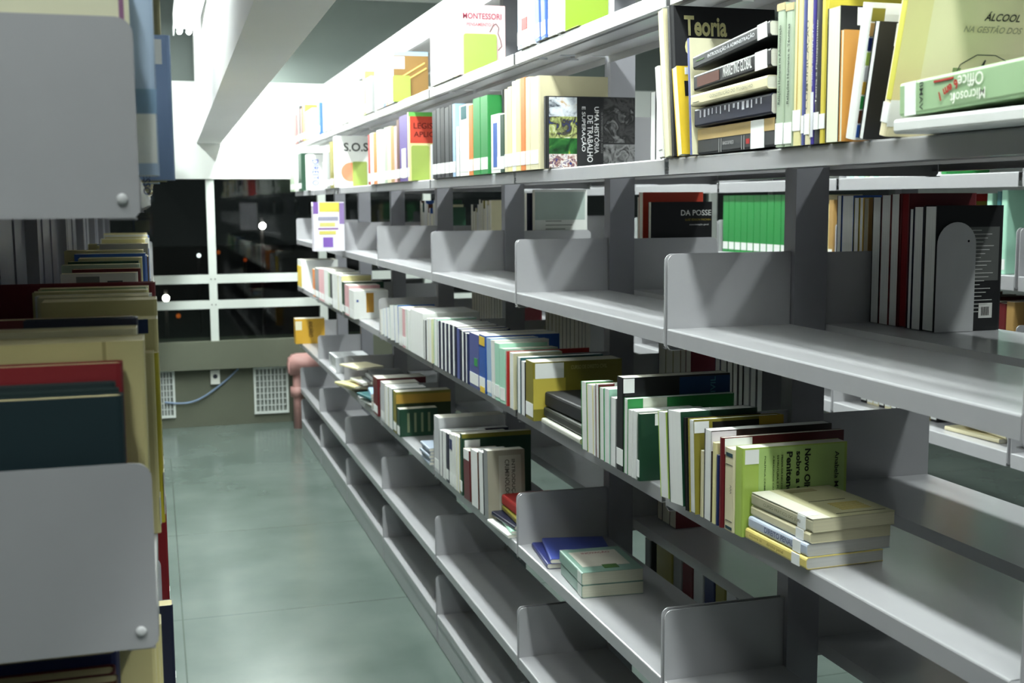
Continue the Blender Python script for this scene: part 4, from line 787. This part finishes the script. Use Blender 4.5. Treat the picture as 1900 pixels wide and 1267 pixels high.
# ---- rear books of other levels and the far rack
def rowY(phrase, z, X, y_far, items, defw=0.17, near_stop=None, mode='s', name='book', cat='book', kind='book'):
    y = y_far
    for i, it in enumerate(items):
        t, h, c_ = it[:3]; y -= t+0.001
        if any(-0.02 < J-y < t+0.02 for J in (YC if X > 2 else YJ)): continue
        if near_stop and y < near_stop: break
        lab = '%s %s, %s from left %s' % (c_, kind, ORD[i], phrase)
        e, d = book((X, y, z+0.0004), defw, t, h, COL[c_], lab, '%ss %s' % (kind, phrase), pages_out=(mode == 'p'), page=PG, name=name, cat=cat)
        if mode == 's' and t > 0.012: deco(e, d, 'spine', 0.08, 0.92, 0.05, 0.18, LBL, 'call_number_label')
R = random.Random(11)
def rnd(n, cols, t=(0.016, 0.04), h=(0.19, 0.26)): return [(R.uniform(*t), R.uniform(*h), R.choice(cols)) for _ in range(n)]
ZC3 = 1.3955
rowY('on the far rack behind the open shelves', ZC3, 2.515, 4.98, [(0.058, 0.255, 'green')]*12, kind='binder', name='binder', cat='binder')
rowY('on the far rack seen past the second upright', ZC3, 2.515, 5.98, [(0.058, 0.25, 'green')]*6, kind='binder', name='binder', cat='binder')
rowY('on the far rack beside the green binders', ZC3, 2.515, 4.24, rnd(7, ['cream','tan','brown','pale yellow']))
rowY('on the far rack beyond the black hardback', ZC3, 2.515, 3.40, rnd(12, ['teal','olive','dark grey','red','white','grey green','mint','cream']))
rowY('on the far rack at the right picture edge', ZC3, 2.515, 2.97, rnd(10, ['teal','light grey','white','olive','light blue','cream']))
rowY('on the lower far rack shelf of brown volumes', 1.1005, 2.515, 3.40, rnd(14, ['brown','dark red','brown','tan'], (0.025, 0.04), (0.20, 0.23)))
rowY('on the upper far rack', 1.7095, 2.515, 3.97, rnd(20, ['green','white','light grey','mint','grey green','white'], (0.02, 0.04), (0.20, 0.27)))
rowY('on the upper far rack, next bay', 1.7095, 2.515, 2.97, rnd(20, ['green','white','light grey','mint','grey green','white'], (0.02, 0.04), (0.20, 0.27)))
rowY('on the low far rack seen under the rear shelf', 0.8505, 2.60, 3.96, rnd(12, ['olive','dark green','black','cream'], (0.03, 0.045), (0.14, 0.2)), defw=0.15)
g = 'papers heaped on the low far rack'
for k in range(5): lying(2.56+0.01*k, 3.12-0.02*k, 0.8505+0.016*k, 0.19, 0.014, 0.25, 'cream', 'cream booklet, %s from the bottom of the heap on the low far rack' % ORD[k], g, rz=(-1)**k*(4+2*k))
# rear shelves of the right rack beyond the near bays
rowY('on the rear middle shelf past the third upright', 1.3795, 1.36, 5.15, rnd(12, ['navy','dark grey','white','cream','blue','olive','grey']), mode='p', defw=0.14)
rowY('on the rear middle shelf past the fifth upright', 1.3795, 1.36, 6.2, rnd(14, ['brown','teal','blue','cream','pale yellow','dark green']), mode='p', defw=0.14, near_stop=5.66)
rowY('on the rear shelf, third bay below the middle', 1.0505, 1.36, 4.10, rnd(14, ['dark green','navy','dark red','grey','olive','black'], (0.03, 0.05)), mode='p', defw=0.14, near_stop=3.60)
rowY('on the rear shelf, fourth bay below the middle', 1.0505, 1.36, 5.15, rnd(14, ['dark green','navy','dark red','grey','olive','black'], (0.03, 0.05)), mode='p', defw=0.14, near_stop=4.5)
rowY('on the rear shelf, second bay below the middle', 1.0505, 1.36, 3.08, rnd(14, ['dark green','olive','navy','dark red','black'], (0.03, 0.05)), mode='p', defw=0.14, near_stop=2.86)
rowY('on the rear shelf under the green pair, second bay', 0.7205, 1.36, 3.08, rnd(6, ['dark grey','black','dark red'], (0.03, 0.05), (0.15, 0.2)), mode='p', defw=0.14, near_stop=2.95)

# ---- left rack
def lrow(phrase, z, items, grp):
    for i, it in enumerate(items):
        Y, t, yt, xr, c_, w = it[:6]; o = it[6] if len(it) > 6 else {}
        X = Xsol(xr, Y, z+0.12); h = o.get('h') or max(0.1, Zsol(yt, X, Y)-z)
        lab = o.get('label') or '%s, %s from the camera %s' % (o.get('look', c_+' book'), ORD[i], phrase)
        e, d = book((X, Y, z+0.0004), w, t, h, o.get('rgb') or COL[c_], lab, grp, sx=-1, hard=o.get('hard', False), page=o.get('page', PGC), pages_out=o.get('po', False))
        for q in o.get('near', []): deco(e, d, 'near', *q[:4], COL[q[4]] if isinstance(q[4], str) else q[4], q[5] if len(q) > 5 else 'cover_panel')
        if t > 0.012 and o.get('stick', True): deco(e, d, 'spine', 0.03, 0.97, 0.05, 0.2, LBL, 'call_number_label')
        for q in o.get('mark', []): deco(e, d, 'spine', *q[:4], COL[q[4]], 'spine_mark', off=0.001)
        if 'key' in o: BOOKS[o['key']] = (e, d)
OLD = (206,196,142)
zb = 1.2355
lrow('in the left rack row at hand height', zb, [
 (1.196,0.026,735,236,'dark green',0.17,{'hard':True,'rgb':(16,40,46),'label':'dark green hardback nearest the camera above the lower left bracket'}),
 (1.2235,0.013,722,228,'dark green',0.17,{'hard':True,'rgb':(22,44,46),'page':(226,226,214)}),
 (1.238,0.014,710,222,'dark green',0.17,{'hard':True,'rgb':(26,44,46),'page':(226,226,214)}),
 (1.254,0.026,674,236,'dark red',0.20,{'hard':True,'rgb':(124,22,30),'label':'red cloth hardback standing behind the dark green ones on the left rack'}),
 (1.290,0.060,632,277,'cream',0.19,{'rgb':OLD,'label':'thick yellowed cream hardback behind the red one on the left rack','near':[(0.0,0.06,0.0,1.0,(186,176,128),'worn_edge'),(0.78,0.80,0,1,(170,158,110),'hinge_groove')]}),
 (1.352,0.040,610,264,'cream',0.18,{'rgb':(206,200,170)}),(1.394,0.022,590,266,'navy',0.12,{'hard':True}),(1.418,0.02,588,255,'dark red',0.17),
 (1.45,0.030,655,292,'cream',0.14,{'rgb':OLD,'label':'cream spine standing out past the bracket edge on the left rack'}),
 (1.482,0.014,672,290,'black',0.13,{'label':'slim black spine with a white top label on the left rack','mark':[(0,1,0.85,1,'white')]}),
 (1.498,0.020,655,300,'olive',0.12,{'rgb':(190,176,50),'label':'olive yellow spine with a white label on the left rack','mark':[(0,1,0.1,0.3,'white')]}),
 (1.525,0.050,592,300,'cream',0.14,{'rgb':OLD,'near':[(0.0,0.92,0.93,1.0,(24,44,84),'navy_band')],'look':'cream navy-banded book'}),
 (1.590,0.055,556,300,'cream',0.14,{'rgb':OLD}),(1.66,0.03,548,285,'cream',0.14,{'rgb':(206,200,160)}),(1.70,0.02,545,290,'white',0.15),(1.73,0.03,538,282,'cream',0.15,{'rgb':OLD}),(1.77,0.015,535,280,'green',0.14),(1.80,0.03,532,284,'cream',0.15,{'rgb':OLD}),
 (1.86,0.028,524,296,'dark red',0.242,{'hard':True,'rgb':(112,24,34),'label':'large glossy dark maroon volume, widest in the left rack row'}),
 (2.23,0.035,506,262,'grey',0.13,{'rgb':(196,194,184),'look':'book with grey drawing','near':[(0.2,0.5,0.7,0.98,(110,110,104)),(0.6,0.8,0.6,0.95,(80,80,76))]}),
 (2.30,0.03,498,268,'dark red',0.12),(2.36,0.04,490,266,'grey green',0.14),(2.43,0.03,484,264,'dark green',0.13),(2.48,0.05,478,270,'cream',0.12,{'rgb':OLD}),
 (2.60,0.05,470,276,'blue',0.14),(2.68,0.06,464,272,'cream',0.16,{'rgb':OLD,'near':[(0.8,0.95,0.8,0.95,(80,140,90),'green_patch')]})], 'old books in the left rack row at hand height')
y = 2.80; k = 0; cols = ['cream','cream','white','pale yellow','brown','cream','blue','grey','cream','tan']
items = []
while y < 8.2 and k < 38:
    t = R.uniform(0.04, 0.075); zt = R.uniform(0.23, 0.28)
    if not any(abs(y-q) < 0.08 or (y < q < y+t+0.01) for q in YL): 
        c_ = R.choice(cols); items.append((y, t, 0, 279+R.uniform(-5, 3)-3*(y/8), c_, R.uniform(0.13, 0.18), {'h': zt, 'rgb': OLD if c_ == 'cream' else None})); k += 1
    y += t+0.002+(0.06 if R.random() < 0.15 else 0)
lrow('beyond the blue one in the left rack row', zb, items, 'old books far down the left rack row')
# upper left row
za = 1.6555
lrow('on the upper left shelf', za, [
 (1.196,0.034,-40,242,'cream',0.13,{'rgb':(228,226,196),'label':'cream cover with purple side stripes above the upper left bracket','near':[(0.0,0.05,0,1,(140,96,130),'purple_stripe'),(0.93,0.965,0,1,(140,96,130),'purple_stripe')]}),
 (1.236,0.050,-60,287,'light blue',0.15,{'rgb':(176,196,222),'label':'pale blue volume with a white label just right of the upper left bracket','stick':False,'near':[(0.80,0.99,0.06,0.30,LBL,'call_number_label'),(0.80,1.0,0.30,0.42,(130,160,190),'blue_band')]}),
 (1.46,0.040,66,318,'light blue',0.14,{'rgb':(140,164,204),'label':'blue volume standing farther out, with a label and vertical title','key':'bv','stick':False,'near':[(0.70,0.93,0.80,0.97,LBL,'call_number_label')]}),
 (1.56,0.040,-60,303,'olive',0.14,{'rgb':(140,136,100)}),(1.62,0.05,20,288,'white',0.14),(1.70,0.05,40,290,'light blue',0.14)], 'books on the upper left shelf')
e, d = BOOKS['bv']; text(e, d, 'near', 'CÓDIGO DE PROCESSO', 0.74, 0.62, 0.12, (60,72,110), 0.010, rot=-90)
items = []; y = 1.80; k = 0
while y < 8.0 and k < 36:
    t = R.uniform(0.05, 0.10)
    if not any((y-0.02 < q < y+t+0.02) for q in YL): items.append((y, t, 0, 277+R.uniform(-4, 3), R.choice(cols), 0.15, {'h': R.uniform(0.22, 0.29)})); k += 1
    y += t+0.004
lrow('farther down the upper left shelf', za, items, 'books farther down the upper left shelf')
# lower left row
zc = 0.8455
items = [(1.196,0.028,0,236,'dark red',0.19,{'h':0.295,'hard':True}),(1.226,0.020,0,232,'brown',0.19,{'h':0.30}),(1.248,0.028,0,228,'dark red',0.19,{'h':0.30,'hard':True}),(1.278,0.024,0,232,'dark blue',0.20,{'h':0.31,'hard':True,'rgb':(28,40,100)}),(1.304,0.03,0,234,'dark blue',0.20,{'h':0.31,'hard':True,'rgb':(28,40,100)}),
 (1.338,0.05,0,300,'cream',0.14,{'h':0.30,'rgb':OLD,'label':'tall cream spine standing out below the lower left bracket'}),(1.40,0.06,0,305,'cream',0.14,{'h':0.28,'rgb':OLD}),(1.47,0.04,0,308,'cream',0.14,{'h':0.27,'rgb':OLD}),
 (1.60,0.02,0,326,'olive',0.14,{'h':0.12,'rgb':(120,110,60)}),(1.90,0.03,0,322,'navy',0.12,{'h':0.15,'label':'navy spine sticking out into the aisle low on the left rack'}),(2.30,0.03,0,312,'dark red',0.12,{'h':0.23,'rgb':(110,14,22),'label':'dark red spine sticking out into the aisle on the left rack'}),(2.40,0.05,0,300,'cream',0.14,{'h':0.25,'rgb':OLD})]
lrow('on the left shelf below the bracket', zc, items, 'books on the left shelf below hand height')
for k_, (y0, n) in enumerate(((2.52, 8), (3.40, 8))):
    its = []; y = y0
    for q in range(n):
        t = R.uniform(0.04, 0.07)
        if not any((y-0.02 < v < y+t+0.02) for v in YL): its.append((y, t, 0, 286-3*k_, R.choice(cols), 0.15, {'h': R.uniform(0.2, 0.27)}))
        y += t+0.003
    lrow('on the left lower shelf, %s group onward' % ['middle', 'farther'][k_], zc, its, 'books on the left lower shelf, farther groups')

# ---- the 300 books that show largest stay objects; the small or hidden rest becomes one mass
REST = [32,49,62,64,92,93,94,95,96,98,124,127,128,130,132,135,136,138,143,144,150,151,153,154,158,160,214,215,242,257,258,259,260,261,262,264,266,267,268,269,270,271,272,273,275,276,278,279,280,281,282,283,284,285,286,287,288,289,290,291,292,293,294,296,297,300,301,302,303,304,305,306,307,308,309,310,311,312,313,314,315,316,317,318,320,321,322,323,324,325,326,327,328,329,330,331,332,333,334,335,336,337,338,339,340,341,342,343,344,345,346,347,348,349,350,351,353,354,355,356,358,359,360,361,363,364,365,366,367,369,370,371,372,373,374,375,376,377,378,379,380,381,383,384,385,386,389,393,395,396,397,398,399,401,402,403,404,405,406,407,414,426,443,444,445,446,447,448,449,450,451,452,454,455,456,457,458,459,461,462,464,465,466,467,468,469,470,471,472,473,474,475,476,477,478,479,480,485,486,487,488,489,490,491,492,493,494,495,496,497,498,499,500,501,502,503,504,505,506,507,508,509,510,511,512,513,514,515,516,517,518,519,520,521,522,523,527,531,534,535,536,537,538,539,540,541,542,543,544,545,546,547,548,549,550]
def gather_rest():
    bpy.context.view_layer.update()
    bs = [o for o in C.objects if o.parent is None and o.name.split('.')[0] == 'book']
    rest = [bs[i] for i in REST if i < len(bs)]
    if not rest: return
    V, Fc, MI, mats = [], [], [], []
    for o in rest:
        for ch in list(o.children):
            if ch.type != 'MESH': continue
            b = len(V); m = ch.matrix_world; V += [m @ v.co for v in ch.data.vertices]; mt = ch.data.materials[0]
            if mt not in mats: mats.append(mt)
            for p in ch.data.polygons: Fc.append([b+i for i in p.vertices]); MI.append(mats.index(mt))
            bpy.data.objects.remove(ch)
        bpy.data.objects.remove(o)
    me = bpy.data.meshes.new('distant_books'); me.from_pydata(V, [], Fc)
    for mt in mats: me.materials.append(mt)
    me.polygons.foreach_set('material_index', MI)
    o = bpy.data.objects.new('distant_books', me); C.objects.link(o); o['kind'] = 'stuff'
    o['label'] = 'small far or mostly hidden books filling the shelves behind the others'; o['category'] = 'books'
gather_rest()
